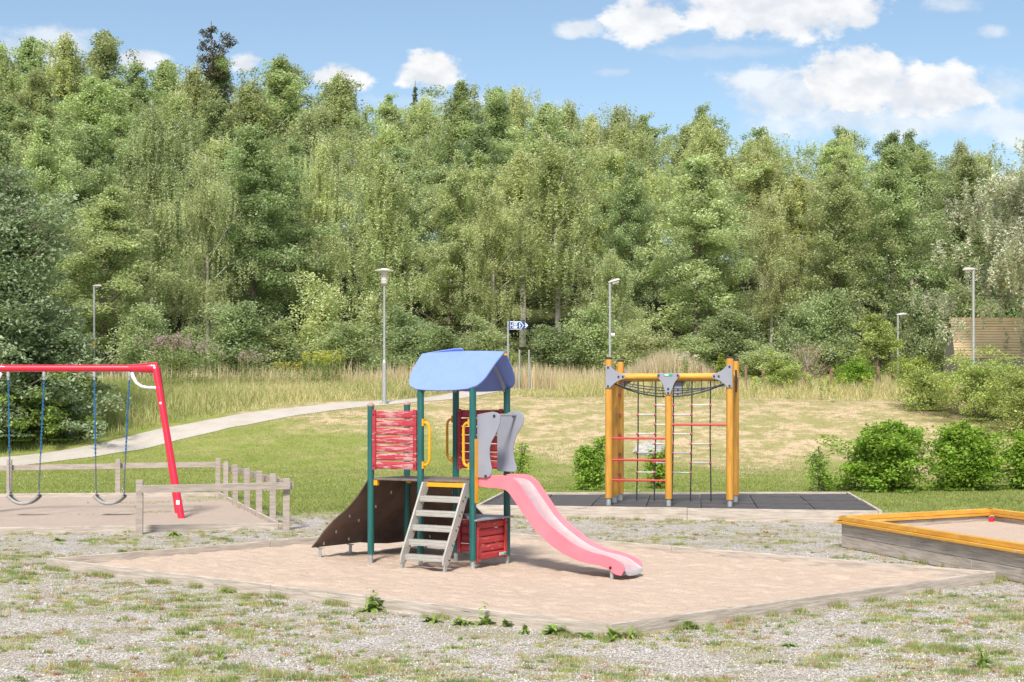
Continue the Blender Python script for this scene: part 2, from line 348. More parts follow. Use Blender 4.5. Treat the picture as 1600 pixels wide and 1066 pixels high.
def sand_mat(name, c, c2, c3, peb=0.):
    m = bpy.data.materials.new(name); m.use_nodes = True; t = m.node_tree; b = t.nodes['Principled BSDF']; b.inputs['Roughness'].default_value = .95; b.inputs['Specular IOR Level'].default_value = .1
    tc = N(t, 'ShaderNodeTexCoord')
    def noise(s, d=5, r=.6):
        n = N(t, 'ShaderNodeTexNoise'); n.inputs['Scale'].default_value = s; n.inputs['Detail'].default_value = d; n.inputs['Roughness'].default_value = r
        t.links.new(tc.outputs['Object'], n.inputs[0]); return n.outputs[0]
    col = mix(t, smooth(t, noise(70, 3), .35, .65), c, c2)
    col = mix(t, math_(t, 'MULTIPLY', smooth(t, noise(1.1, 8, .7), .4, .65), .6), col, c3)
    vo = N(t, 'ShaderNodeTexVoronoi'); vo.inputs['Scale'].default_value = 90; t.links.new(tc.outputs['Object'], vo.inputs[0])
    vb = N(t, 'ShaderNodeRGBToBW'); t.links.new(vo.outputs['Color'], vb.inputs[0])
    col = mix(t, math_(t, 'MULTIPLY', smooth(t, vb.outputs[0], .78, .86), .35+peb), col, (.24,.20,.18))
    t.links.new(col, b.inputs['Base Color'])
    bp = N(t, 'ShaderNodeBump'); bp.inputs['Distance'].default_value = .03; bp.inputs['Strength'].default_value = 1
    t.links.new(math_(t, 'ADD', noise(7, 10, .75), math_(t, 'MULTIPLY', vb.outputs[0], .12)), bp.inputs['Height']); t.links.new(bp.outputs[0], b.inputs['Normal'])
    return m
SANDM = sand_mat('coarse_sand', (.60,.475,.385), (.49,.38,.305), (.50,.39,.315))
SANDM2 = sand_mat('gravelly_sand', (.50,.41,.345), (.40,.325,.275), (.41,.33,.28), .15)
PATHM = sand_mat('gravel_path_surface', (.56,.51,.47), (.46,.42,.38), (.42,.38,.32))
def quad_sheet(name, A, B, C_, D, m, f, n=60):
    A, B, C_, D = map(np.array, (A, B, C_, D)); s = np.linspace(0, 1, n)
    U_, V_ = np.meshgrid(s, s, indexing='ij'); Q = (1-U_)[..., None]*((1-V_)[..., None]*A+V_[..., None]*D)+U_[..., None]*((1-V_)[..., None]*B+V_[..., None]*C_)
    z = f(Q[...,0], Q[...,1]); ii = np.arange(n*n).reshape(n, n)
    return mesh_np(name, np.stack([Q[...,0], Q[...,1], z], -1), np.stack([ii[:-1,:-1], ii[1:,:-1], ii[1:,1:], ii[:-1,1:]], -1).reshape(-1,4), m, smooth=True)
# central pit corners (ground level)
pL, pF, pR, pB = (-5.52,17.04), (.82,11.85), (5.29,15.69), (-1.10,21.57)
tag(quad_sheet('sand', pL, pF, pR, pB, SANDM, lambda x, y: np.maximum(.012, .035+.04*(fbm(x, y, 1.6)-.5)+.02*(vnoise(x, y, 5)-.5)-.035*np.clip(vnoise(x, y, 4.2, 9)-.72, 0, 1)*2+.022*(vnoise(x, y, 11, 3)-.5)-.02*np.exp(-(((x-1.35)/.5)**2+((y-15.7)/.4)**2))), 230), 'pinkish coarse sand inside the board edging around the play tower', kind='structure')
sNR, sRR, sRL, sNL = (-3.68,22.66), (-6.35,31.0), (-17.0,30.0), (-13.5,20.4)
tag(quad_sheet('swing_sand', sNL, sNR, sRR, sRL, SANDM2, lambda x, y: .02+.03*(fbm(x, y, 1.3)-.5), 60), 'brownish gravelly sand under the red swing frame', kind='structure')
# path
pts = []
for i in range(len(PATH)-1):
    for k in range(12):
        t_ = k/12; p0 = PATH[max(i-1,0)]; p1 = PATH[i]; p2 = PATH[i+1]; p3 = PATH[min(i+2, len(PATH)-1)]
        pts.append(tuple(.5*((2*p1[q])+(-p0[q]+p2[q])*t_+(2*p0[q]-5*p1[q]+4*p2[q]-p3[q])*t_**2+(-p0[q]+3*p1[q]-3*p2[q]+p3[q])*t_**3) for q in (0,1)))
pth = np.array(pts); dd = np.gradient(pth, axis=0); dd /= np.linalg.norm(dd, axis=1)[:,None]; nrm = np.c_[-dd[:,1], dd[:,0]]
cols = []
for j, w in enumerate(np.linspace(-.85, .85, 7)):
    ww = w*(1+.10*(vnoise(pth[:,0], pth[:,1], 1.5, j)-.5)*(abs(w) > .8)*2)
    q = pth+nrm*ww[:,None] if np.ndim(ww) else pth+nrm*w
    cols.append(np.c_[q, hz(q[:,0], q[:,1])+.012+.02*(1-(w/.85)**2)])
PV = np.stack(cols, 1); a, b_ = PV.shape[:2]; ii = np.arange(a*b_).reshape(a, b_)
tag(mesh_np('path', PV, np.stack([ii[:-1,:-1], ii[1:,:-1], ii[1:,1:], ii[:-1,1:]], -1).reshape(-1,4), PATHM, smooth=True), 'light gravel footpath curving up past the tall lamp', kind='structure')
def path_dist(x, y):
    d = np.full(np.shape(x), 99.)
    for p in pth[::2]: d = np.minimum(d, np.hypot(x-p[0], y-p[1]))
    return d
def path_side(x, y):                           # >0 beyond the path (uphill side)
    py_ = np.interp(x, pth[:,0], pth[:,1], right=70.); return y-py_

# ------------------------------------------------------------------ edging boards
def edging(name, label, loop, h, w, m, closed=True, base=-.05, group=None, seg=None):
    t = thing(name, label, 'edging', (loop[0][0], loop[0][1], 0))
    o = Vector((loop[0][0], loop[0][1], 0)); n = len(loop)
    for i in range(n if closed else n-1):
        a = Vector((*loop[i], 0))-o; b = Vector((*loop[(i+1)%n], 0))-o; l = (b-a).length; d = (b-a)/l
        k = max(1, round(l/ (seg or 4.2))); cuts = [0]+[j/k+random.uniform(-.04,.04) for j in range(1,k)]+[1]
        for j in range(k):
            p = a+d*(l*cuts[j]+(.003 if j else -w/2)); q = a+d*(l*cuts[j+1]-(.003 if j<k-1 else w/2+.002))
            hh = h+random.uniform(-.006,.006)
            MB().beam(p+Vector((0,0,(hh+base)/2)), q+Vector((0,0,(hh+base)/2+random.uniform(-.005,.005))), w, hh-base).build('board', m, t, bevel=.006, sm=False)
    return t
edging('pit_edging', 'bleached plank edging around the pinkish sand of the play tower', [pL, pF, pR, pB], .125, .05, M['edge_wood'])
edging('pit_edging', 'low weathered plank edging of the swing pit behind the short fence', [sNL, sNR, sRR, sRL], .10, .05, M['edge_wood'], base=-.05)

# ------------------------------------------------------------------ play tower
TH = math.radians(32); TC, TSn = math.cos(TH), math.sin(TH); CX, CY = -1.095, 17.10
tower = thing('play_tower', 'play tower with blue roof, ladder and faded pink slide on the sand', 'playground tower', (CX, CY, .02), -TH)
def up(px, py, v):                             # photo pixel -> (u, z) on the tower's vertical plane v = const
    a = (px-800)/FL; b = (HY-py)/FL
    t = (v+CX*TSn+CY*TC)/(a*TSn+TC)
    return ((t*a-CX)*TC-(t-CY)*TSn, CH+t*b-.02)
c2 = lambda x, y: (700+x/3.135, 600+y/3.135)
s_ = .75
posts = {'A': (-s_,0,1.92), 'B': (-s_,s_,1.94), 'C': (0,0,2.13), 'D': (0,s_,2.13), 'E': (s_,0,2.13), 'F': (s_,s_,2.13)}
PRD = .041
for k, (u, v, h) in posts.items():
    p = MB().tube([(u,v,.11),(u,v,.6),(u,v,1.2),(u,v,h)], PRD, 16).build('post', M['teal'], tower)
    MB().tube([(u,v,-.1),(u,v,.112)], .027, 12).build('foot', M['galv'], p)
    if k in 'AB':
        MB().tube([(u,v,h),(u,v,h+.02),(u,v,h+.045)], [.046,.046,.02], 16).build('cap', M['cap'], p)
# deck
MB().box((-s_/2, s_/2, 1.03), (s_-.02, s_, .025)).build('deck', M['deck'], tower, bevel=.004)
MB().box((s_/2+.002, s_/2, 1.03), (s_-.02, s_, .025)).build('deck', M['deck'], tower, bevel=.004)
for (u, v) in ((-s_,0),(-s_,s_),(0,s_),(s_,0),(s_,s_),(0,0)):
    k = .045 if u >= 0 else .045
    MB().box((u+(-.06 if u > 0 else .06), v+(.03 if v == 0 else -.03), .985), (.06,.05,.07)).build('bracket', M['yellow'], tower, bevel=.006)
MB().box((s_/2, .0, .985), (s_-.09, .03, .05)).build('deck_beam', M['yellow'], tower, bevel=.004)
MB().box((-s_/2, s_-.02, .985), (s_-.09, .03, .05)).build('deck_beam', M['brown'], tower, bevel=.004)
MB().box((s_+.035, .02, 1.16), (.012,.07,.75)).build('side_flange', M['yellow'], tower, bevel=.003)
MB().box((s_+.0, s_+.05, .55), (.012,.05,.30)).build('side_flange', M['yellow'], tower, bevel=.003)
# railing panels: planks in one frame
def panel(a, b, z0, z1, n, m, name='railing_panel', out=0.02, parent=tower, label=None):
    a, b = Vector((*a, 0)), Vector((*b, 0)); d = (b-a).normalized(); l = (b-a).length; nrm = Vector((d.y, -d.x, 0))
    R = Matrix((d, nrm, Vector((0,0,1)))).transposed()
    pm = MB(); h = (z1-z0)/n
    for i in range(n):
        zc = z0+h*(i+.5)
        # plank with a chamfered profile so each throws its own highlight
        prof = [(-.011, -h*.44), (.004, -h*.44), (.013, -h*.28), (.013, h*.20), (.002, h*.44), (-.011, h*.44)]
        f = lambda w: (lambda y, z, w=w: a+d*w+nrm*y+Vector((0,0,zc+z)))
        pm.prism(prof, f(PRD+.004), f(l-PRD-.004))
    o = pm.build(name, m, parent, sm=False)
    if label: o['label'] = label
    for w in (PRD+.028, l-PRD-.028):
        MB().box(a+d*w+nrm*(.013+out/2)+Vector((0,0,(z0+z1)/2)), (.05, out, z1-z0+.015), R).build('upright', M['red_wood'] if m != M['bright_red'] else M['bright_red'], o, bevel=.003, sm=False)
        bt = MB()
        for zz in (z0+.05, z1-.05):
            bt.tube([a+d*w+nrm*(.013+out)+Vector((0,0,zz)), a+d*w+nrm*(.013+out+.008)+Vector((0,0,zz))], .008, 8)
        bt.build('bolt', M['bolt'], o)
    return o
panel((-s_,0),(0,0), 1.15, 1.87, 7, M['peel_wood'], label='faded red board panel with paint peeling to bare wood')
panel((0,s_),(s_,s_), 1.15, 1.88, 7, M['red_wood'], label='dark red board panel at the back of the tower')
panel((0,s_-.01),(s_,s_-.01), .12, .55, 4, M['red_wood'], 'low_panel')
panel((s_,0),(s_,s_), .10, .56, 5, M['bright_red'], 'low_panel', label='bright red low board panel under the slide')
MB().prism([(s_+.07,-.02),(s_+.07,s_+.05),(.1,s_+.03),(s_-.03,-.02)], lambda x,y: (x,y,.572), lambda x,y: (x,y,.592)).build('counter_top', M['grey_panel'], tower, bevel=.003)
pl = MB().box((s_+.036, .60, .145), (.006,.145,.036)).build('maker_plate', M['sign_white'], tower, bevel=.002)
MB().box((s_+.0405, .60, .145), (.003,.125,.024)).build('plate_field', M['green_plate'], pl)
let = MB()
for k_, zz in ((-.045,1),(-.02,1),(.005,1)): let.box((s_+.043, .60+k_, .145), (.002,.012,.014))
let.build('lettering', M['sign_white'], pl)
# roof: two bowed sheets interlocking at the ridge
def roof_sheet(side):
    def f(a, b):                               # a along the ridge 0..1, b from ridge 0 to eave 1
        u0 = -.235+.05*b**1.5; u1 = .955-.075*b**1.3
        rd = max(0, (b-.62)/.38)
        ins = .16*(1-math.sqrt(max(0, 1-rd**2.4)))
        u = u0+ins+(u1-u0-2*ins)*a
        arch = .018*(1-(2*a-1)**2)
        bot = .035*(1-(2*a-1)**2)
        # left half of the far sheet and right half of the near sheet stand above the joint
        lift = 0
        if b < .12:
            k = 1-b/.12
            if side > 0: lift = (.0 if a < .515 else .0)*k
        zz = 2.575+arch-(.44+bot)*b-.055*math.sin(PI*b)*-1*.6
        v = .375-side*.425*b
        return (u, v, zz-.02)
    return f
for side in (1, -1):
    m_ = MB().grid(roof_sheet(side), 28, 16, .016*side)
    o = m_.build('roof_panel', M['blue'], tower)
    bt = MB()
    for (a, b) in ((.09,.84),(.88,.82),(.95,.08)):
        p = Vector(roof_sheet(side)(a, b)); q = p+Vector((0,-side*.010,.008))
        bt.tube([p, q], .009, 8)
    bt.build('bolt', M['hold'], o)
# the far sheet's raised strip along the left half of the ridge
rs = MB()
def ridge_strip(a, b):
    aa = .01+a*.50; p = Vector(roof_sheet(-1)(aa, 0)); hgt = .034*min(1, a*1.25)*(1 if a < .93 else 1-(a-.93)/.07*.15)
    return (p.x, p.y-.002-hgt*b*.95, p.z+.004+hgt*b)
rs.grid(ridge_strip, 16, 3, .012).build('ridge_lip', M['blue'], tower)
# gable arches under the roof
for u in (.02, .735):
    poly = []
    for i in range(17):
        t_ = i/16; v = -.03+.81*t_; e = 1-abs(2*t_-1); poly.append((v, 2.10+.44*e**.9))
    inner = []
    for i in range(17):
        t_ = 1-i/16; v = .05+.65*t_; e = 1-abs(2*t_-1); inner.append((v, 2.09+.33*math.sin(PI/2*e)**.9))
    MB().prism(poly+inner, lambda v, z, u=u: (u-.012, v, z), lambda v, z, u=u: (u+.012, v, z)).build('gable_arch', M['grey_panel'], tower, bevel=.002)
MB().tube([(.90,.375,2.53),(.99,.375,2.53)], .012, 8).build('ridge_bolt', M['yellow'], tower)
# yellow handles
def handle(px, py, dx, dy, z0, z1, r=.017):
    q = []
    for (a, z) in ((0,z1),(.055,z1-.005),(.085,z1-.03),(.095,z1-.08),(.095,(z0+z1)/2),(.095,z0+.08),(.085,z0+.03),(.055,z0+.005),(0,z0)):
        q.append((px+dx*(PRD+a-.005), py+dy*(PRD+a-.005), z))
    h = MB().tube(q, r, 10)
    for z in (z0, z1): h.box((px+dx*(PRD+.004), py+dy*(PRD+.004), z), (.02 if dx else .05, .05 if dx else .02, .085))
    h.build('handle', M['yellow'], tower)
handle(0,0,1,0,1.215,1.725); handle(s_,0,-1,0,1.215,1.725)
handle(0,s_,-1,0,1.25,1.76)
# ladder
lad = bpy.data.objects.new('ladder', None); COL.objects.link(lad); lad.parent = tower
VT, VB = -.04, -.47
for u in (.10, .70):
    poly = [(VT+.035,1.02),(VT-.06,1.02),(VB-.075,.17),(VB-.075,.10),(VB-.03,.06),(VB+.03,.10),(VT+.05,.95)]
    MB().prism(poly, lambda v, z, u=u: (u-.011,v,z), lambda v, z, u=u: (u+.011,v,z)).build('ladder_side', M['alu'], lad, bevel=.003)
    MB().box((u, VB-.03, .02), (.026,.05,.18)).build('ladder_foot', M['galv'], lad, bevel=.003)
    bt = MB(); sgn = 1 if u > .3 else -1
    for i in range(1,6):
        for dv in (-.028,.022):
            z = 1.0*i/6+.02; v = VB+(VT-VB)*(i/6)-.01+dv
            bt.tube([(u+.010,v,z-.015+dv*.8),(u+.020,v,z-.015+dv*.8)], .009, 8)
    bt.build('bolt', M['bolt'], lad)
for i in range(1,6):
    z = 1.0*i/6+.02; v = VB+(VT-VB)*(i/6)-.015
    st = MB().box((.40, v, z), (.575,.105,.012)).box((.40, v-.048, z-.030), (.575,.010,.062)).box((.40, v-.0535, z-.012), (.575,.004,.008)).box((.40, v-.0535, z-.045), (.575,.004,.008)).box((.40, v+.048, z-.025), (.575,.008,.05))
    st.build('tread', M['alu'], lad, bevel=.002)
# climbing ramp, dark brown, bent round the rear left corner
def ramp(a, b):
    top = [(-s_-.02,-.03),(-s_-.02,s_+.02)]; bot = [(-1.66,-.03),(-1.60,.70)]
    tu = top[0][0]+(top[1][0]-top[0][0])*b; tv = top[0][1]+(top[1][1]-top[0][1])*b
    bu = bot[0][0]+(bot[1][0]-bot[0][0])*b; bv = bot[0][1]+(bot[1][1]-bot[0][1])*b
    k = a; z = 1.01-(.90)*(a+.045*math.sin(2*PI*a))
    if a > .9: z += .03*((a-.9)/.1)
    if b > .7: bv += (b-.7)*.6; 
    return (tu+(bu-tu)*k, tv+(bv-tv)*k, z)
def ramp2(a, b):
    tu = -s_+s_*b-.02*(1-b); tv = s_+.03
    bu = -1.28+1.45*b; bv = 1.62-.02*b
    z = 1.01-.88*(a+.045*math.sin(2*PI*a))
    return (tu+(bu-tu)*a, tv+(bv-tv)*a, z)
def ramp3(a, b):
    p = Vector(ramp(a, 1)); q = Vector(ramp2(a, 0)); r_ = p+(q-p)*b; r_.z -= .03*math.sin(PI*b)*a; return r_
for f_ in (ramp, ramp3, ramp2):
    o = MB().grid(f_, 18, 8 if f_ != ramp3 else 5, .014).build('climbing_ramp', M['brown'], tower)
    if f_ != ramp3:
        bt = MB()
        for (a, b) in ((.2,.3),(.35,.7),(.5,.25),(.62,.65),(.78,.3),(.9,.75),(.15,.8),(.93,.2)):
            p = Vector(f_(a, b)); bt.tube([p-Vector((0,0,.03)), p+Vector((0,0,.03))], .011, 8)
        bt.build('hold', M['hold'], o)
for (u, v) in ((-1.60,.06),(-1.56,.62),(-1.05,1.58),(.0,1.58)):
    MB().box((u, v, .03), (.045,.012,.22)).box((u, v-.0, .135), (.09,.03,.012)).build('ramp_foot', M['galv'], tower, bevel=.003)
# slide
slide = bpy.data.objects.new('slide', None); COL.objects.link(slide); slide.parent = tower
UPP = [(150,462),(200,449),(250,447),(300,453),(330,468),(360,500),(400,560),(450,635),(500,690),(560,740),(620,785),(700,822),(770,840),(825,862),(855,880),(868,905)]
LOW = [(150,500),(195,508),(235,511),(270,516),(295,530),(322,566),(365,630),(420,705),(480,768),(540,815),(600,850),(670,876),(745,890),(790,910),(818,932),(850,940)]
SV0, SV1 = .08, .50
uu = [up(*c2(*p), SV0) for p in UPP]; ll = [up(*c2(*p), SV0) for p in LOW]
def resample(p):                               # Catmull-Rom through the outline
    out = []
    for i in range(len(p)-1):
        p0, p1, p2, p3 = p[max(i-1,0)], p[i], p[i+1], p[min(i+2,len(p)-1)]
        for k in range(4):
            t_ = k/4; out.append(tuple(.5*((2*p1[q])+(-p0[q]+p2[q])*t_+(2*p0[q]-5*p1[q]+4*p2[q]-p3[q])*t_**2+(-p0[q]+3*p1[q]-3*p2[q]+p3[q])*t_**3) for q in (0,1)))
    return out+[p[-1]]
uu, ll = resample(uu), resample(ll)
def strip_prism(name, A, B, v0, v1, m, parent):
    n = len(A); vs = [(a[0],v0,a[1]) for a in A]+[(b[0],v0,b[1]) for b in B]+[(a[0],v1,a[1]) for a in A]+[(b[0],v1,b[1]) for b in B]
    fs = []
    for i in range(n-1):
        fs += [(i,i+1,n+i+1,n+i), (2*n+i,3*n+i,3*n+i+1,2*n+i+1), (i,2*n+i,2*n+i+1,i+1), (n+i,n+i+1,3*n+i+1,3*n+i)]
    fs += [(0,n,3*n,2*n), (n-1,3*n-1,4*n-1,2*n-1)]
    return MB().add(vs, fs).build(name, m, parent, bevel=.003)
for v in (SV0, SV1):
    pn = strip_prism('slide_side', uu, ll, v-.010, v+.010, M['pink'], slide)
    b_u, b_z = up(*c2(798,900), SV0)
    bt = MB().tube([(b_u, v-.02, b_z),(b_u, v+.02, b_z)], .017, 12); bt.build('bolt', M['bolt'], pn)
bed = []
for i, (a, b) in enumerate(zip(uu, ll)):
    k = .50; bed.append((a[0]*(1-k)+b[0]*k, a[1]*(1-k)+b[1]*k))
e = bed[-1]; e0 = bed[-4]
bed[-1] = (e[0], e[1]); lip = [(e[0]+.022, e[1]-.010), (e[0]+.034, e[1]-.030), (e[0]+.030, e[1]-.052)]
bed = [(s_-.02, bed[0][1])]+bed[1:]+lip
def chute(a, b):
    i = a*(len(bed)-1); k = min(int(i), len(bed)-2); f = i-k
    return (bed[k][0]*(1-f)+bed[k+1][0]*f, SV0+.010+(SV1-SV0-.02)*b, bed[k][1]*(1-f)+bed[k+1][1]*f+.03*(2*b-1)**4)
MB().grid(chute, 80, 9, .004).build('chute', M['steel'], slide)
for v in (SV0+.03, SV1-.01):
    MB().tube([(2.53+(.06 if v > .3 else 0),v,-.1),(2.53+(.06 if v > .3 else 0),v,.135)], .022, 12).build('slide_foot', M['galv'], slide)
# grey hourglass side wings and the sit-down bar
w1 = [(150,150),(190,142),(225,136),(250,142),(262,160),(262,185),(255,212),(238,250),(220,282),(211,315),(210,350),(215,385),(221,412),(221,432),(212,452),(195,461),(150,458)]
w2 = [(248,150),(290,148),(312,136),(335,131),(358,136),(375,150),(379,172),(374,195),(358,225),(340,258),(329,295),(325,330),(329,365),(340,400),(343,418),(336,430),(262,428),(248,425)]
for w, v in ((w1, SV0), (w2, SV1)):
    pp = [up(*c2(*p), v) for p in w]
    o = MB().prism(pp, lambda u, z, v=v: (u, v-.034, z), lambda u, z, v=v: (u, v-.018, z)).build('side_wing', M['grey_panel'], tower, bevel=.004)
    bt = MB()
    for q in ((235,157),(193,452)):
        bu, bz = up(*c2(*q), SV0); bt.tube([(bu, v-.045, bz),(bu, v-.03, bz)], .016, 12)
    bt.build('bolt', M['bolt'], o)
bu, bz = up(*c2(238,153), SV0)
MB().tube([(bu+.02, SV0-.02, bz),(bu+.02, SV1-.03, bz)], .016, 12).build('sit_bar', M['galv'], tower)

# ------------------------------------------------------------------ swing frame and swings
SY = 25.3
bx0, bx1 = gx(-34, SY), gx(244, SY); bz_ = gz(575.5, SY)
swf = thing('swing_set', 'red tubular swing frame standing in the fenced sand pit at left', 'swing set', ((bx0+bx1)/2, SY, 0))
ox = (bx0+bx1)/2
MB().tube([(bx0-ox,0,bz_),(bx0-ox+.35,0,bz_),(bx1-ox-.45,0,bz_),(bx1-ox-.28,0,bz_)], .062, 18).build('beam', M['red_metal'], swf)
for s in (1, -1):
    X = (bx1 if s > 0 else bx0)-ox
    MB().tube([(X-s*.50,0,bz_),(X-s*.16,0,bz_+.005),(X-s*.02,0,bz_+.01),(X+s*.03,0,bz_+.01)], [.060,.088,.102,.088], 16).build('corner_joint', M['red_metal'], swf)
    for k, (fx, fy) in enumerate(((.60,-.62),(.26,.60))):
        leg = MB().tube([(X+s*.0, fy*.09, bz_+.02),(X+s*fx*.5, fy*.55, bz_*.5),(X+s*fx, fy, -.03)], .060, 14).build('leg', M['red_metal'], swf)
        if k == 0:
            t0 = .235; pc = Vector((X+s*fx*t0, fy*(t0*.92+.09), bz_*(1-t0)))
            MB().tube([pc+Vector((0,-.05,0)), pc+Vector((0,-.075,0))], .022, 10).build('bolt', M['white_metal'], leg)
            t1 = .90; pd = Vector((X+s*fx*t1, fy*t1, bz_*(1-t1)+.0))
            if s > 0: MB().box(pd+Vector((-.01,-.064,.03)), (.06,.004,.075)).build('sticker', M['sign_white'], leg)
    Xc = X-s*.42
    q = [(Xc,-.03,bz_-.09),(Xc+s*.03,-.06,bz_-.16),(Xc+s*.09,-.08,bz_-.26),(Xc+s*.19,-.10,bz_-.325),(Xc+s*.31,-.12,bz_-.345),(Xc+s*.42,-.14,bz_-.345),(Xc+s*.53,-.16,bz_-.355)]
    MB().tube(q, [.030,.034,.028,.025,.025,.027,.034], 12).build('brace', M['white_metal'], swf)
    MB().tube([(X-s*.0,-.10,bz_+.01),(X-s*.0,-.125,bz_+.01)], .022, 10).build('bolt', M['white_metal'], swf)
pl = MB().box((gx(230,SY)-ox, -.073, bz_+.0), (.165,.008,.040)).build('maker_plate', M['sign_white'], swf, bevel=.003)
MB().box((gx(230,SY)-ox, -.079, bz_+.0), (.130,.004,.020)).build('plate_field', M['green_plate'], pl)
def swing(xa, xb, xsa, xsb, label):
    cx = (gx(xsa,SY)+gx(xsb,SY))/2; t = thing('swing', label, 'swing', (cx, SY, .25), 0, 'swings hanging from the red frame')
    hw = (gx(xsb,SY)-gx(xsa,SY))/2
    def f(a, b):
        th = (a-.5)*2; return (hw*th, (b-.5)*.19, .0+.135*(abs(th)**2.2))
    MB().grid(f, 22, 5, .022).build('seat', M['rubber'], t, bevel=.004)
    rim = MB()
    for y in (-.10,.10):
        rim.tube([(hw*th*1.03, y, -.012+.14*abs(th)**2.2) for th in np.linspace(-1,1,15)], .030, 10)
    rim.build('seat_rim', M['seat'], t)
    for s, xt in ((-1, gx(xa,SY)-cx), (1, gx(xb,SY)-cx)):
        p1 = Vector((xt, 0, bz_-.06-.25)); zend = .14; p0 = Vector((s*hw*.97, 0, zend))
        MB().tube([p1+Vector((0,0,0)), p1-Vector((0,0,.09))], .032, 10).tube([p1-Vector((0,0,.09)), p1-Vector((0,0,.15))], .02, 8).build('hanger', M['galv'], t)
        top = p1-Vector((0,0,.15)); d = p0-top; n = 62; l = d.length/n
        for nm, i0, i1, m in (('chain_sleeve', 0, 40, 'chain_blue'), ('chain', 40, n, 'chain_dark')):
            cm = MB()
            for i in range(i0, i1):
                c = top+d*((i+.5)/n); dn = d.normalized(); sdv = Vector((1,0,0)) if i % 2 else Vector((0,1,0))
                a = c-dn*l*.62; b = c+dn*l*.62; w = sdv*.011
                cm.tube([a+w*.3, a+dn*.008+w, b-dn*.008+w, b+w*.3, b-w*.3, b-dn*.008-w, a+dn*.008-w, a-w*.3, a+w*.3], .0052 if nm == 'chain' else .0068, 5, cap=False)
            if nm == 'chain_sleeve': cm.tube([top, top+d*(40/n)], .010, 8)
            cm.build(nm, M[m], t)
        for y in (-.09,.09):
            MB().tube([p0+Vector((0,0,.08)), p0+Vector((0,y,-.02))], .006, 6).build('shackle', M['galv'], t)
    return t
swing(13,69,15,61,'left empty flat swing on blue chains, nearer the photo edge')
swing(147.5,202,149.5,194,'right empty flat swing on blue chains, nearer the red leg')

# ------------------------------------------------------------------ low fence round the swings
fen = thing('fence', 'low weathered rail fence around the right end of the swing pit', 'fence', (-3.6, 22.5, 0))
fo = Vector((-3.6,22.5,0))
side = [(-3.55,22.45),(-3.98,23.75),(-4.45,25.1),(-4.92,26.5),(-5.45,28.1),(-5.95,29.7),(-6.42,31.15)]
def fpost(x, y, h=.83, w=.105):
    MB().box((x-fo.x, y-fo.y, h/2-.1), (w, w, h+.2), Matrix.Rotation(random.uniform(-.1,.1)+.2,3,'Z')@Matrix.Rotation(random.uniform(-.012,.012),3,'Y')).build('post', M['old_wood'], fen, bevel=.006, sm=False)
for i, (x, y) in enumerate(side): fpost(x, y, .82+random.uniform(-.03,.03))
fl = P(218,835); fpost(fl.x, fl.y, .83)
r0 = Vector((gx(221, fl.y-.08), fl.y-.09, gz(764.5, fl.y-.08))); r1 = Vector((gx(453,22.35), 22.35, gz(759, 22.35)))
MB().beam(r0-fo, r1-fo, .032, .115).build('rail', M['old_wood'], fen, bevel=.004, sm=False)
o_ = Vector((.09,.03,0))
MB().beam(Vector((-3.55,22.5,.70))+o_-fo, Vector((-6.42,31.15,.66))+o_-fo, .032, .115).build('rail', M['old_wood'], fen, bevel=.004, sm=False)
rr = [(-6.42,31.22),(gx(187,31),30.95),(gx(18,30.8),30.75),(gx(-150,30.5),30.5)]
MB().beam(Vector((*rr[0],.70))-fo, Vector((*rr[1],.68))-fo, .032, .115).build('rail', M['old_wood'], fen, bevel=.004, sm=False)
MB().beam(Vector((rr[1][0]-.01,rr[1][1],.67))-fo, Vector((*rr[3],.62))-fo, .032, .115).build('rail', M['old_wood'], fen, bevel=.004, sm=False)
for x, y in rr[1:3]: fpost(x, y-.09, .83)

# ------------------------------------------------------------------ rubber pad and climbing frame
ZP = .17
c0, c1, c2_, c3 = (-.61,25.25), (6.14,23.8), (6.89,29.3), (-.20,29.1)
padt = edging('pad_edging', 'raised plank frame around the black rubber mats under the climber', [c0, c1, c2_, c3], .215, .06, M['edge_wood'], seg=3.4)
def lerp2(a, b, t): return (a[0]+(b[0]-a[0])*t, a[1]+(b[1]-a[1])*t)
nx_, ny_ = 7, 5
for i in range(nx_):
    for j in range(ny_):
        pt = []
        for (a, b) in ((i,j),(i+1,j),(i+1,j+1),(i,j+1)):
            ta = .004+(a/nx_)*.992; tb = .005+(b/ny_)*.99
            ta += (.0012 if a == i else -.0012); tb += (.002 if b == j else -.002)
            pt.append(lerp2(lerp2(c0, c1, ta), lerp2(c3, c2_, ta), tb))
        cxm = sum(p[0] for p in pt)/4; cym = sum(p[1] for p in pt)/4; dz = random.uniform(-.004,.006)
        row = ['front','second','middle','fourth','rear'][j]; colw = ['first','second','third','fourth','fifth','sixth','seventh'][i]
        o = MB().prism([(p[0]-cxm, p[1]-cym) for p in pt], lambda x, y: (x, y, dz+random.uniform(-.003,.003)), lambda x, y: (x, y, -.1)).build('rubber_mat', M['mat_rubber'], None, loc=(cxm, cym, ZP), sm=False)
        tag(o, f'black rubber mat, {colw} from the left in the {row} row under the climber', 'rubber mat', 'rubber mats under the climbing frame')
ph = math.radians(-13); A = Vector((1.749, 25.8, ZP)); ex = Vector((math.cos(ph), math.sin(ph), 0)); ey = Vector((-math.sin(ph), math.cos(ph), 0))
clm = thing('climbing_frame', 'yellow timber climbing frame with red bars and rope ladders on rubber mats', 'climbing frame', A, ph)
WX, WYd, HT, BZ = 2.17, 1.40, 2.64, 2.32
R_ = .064
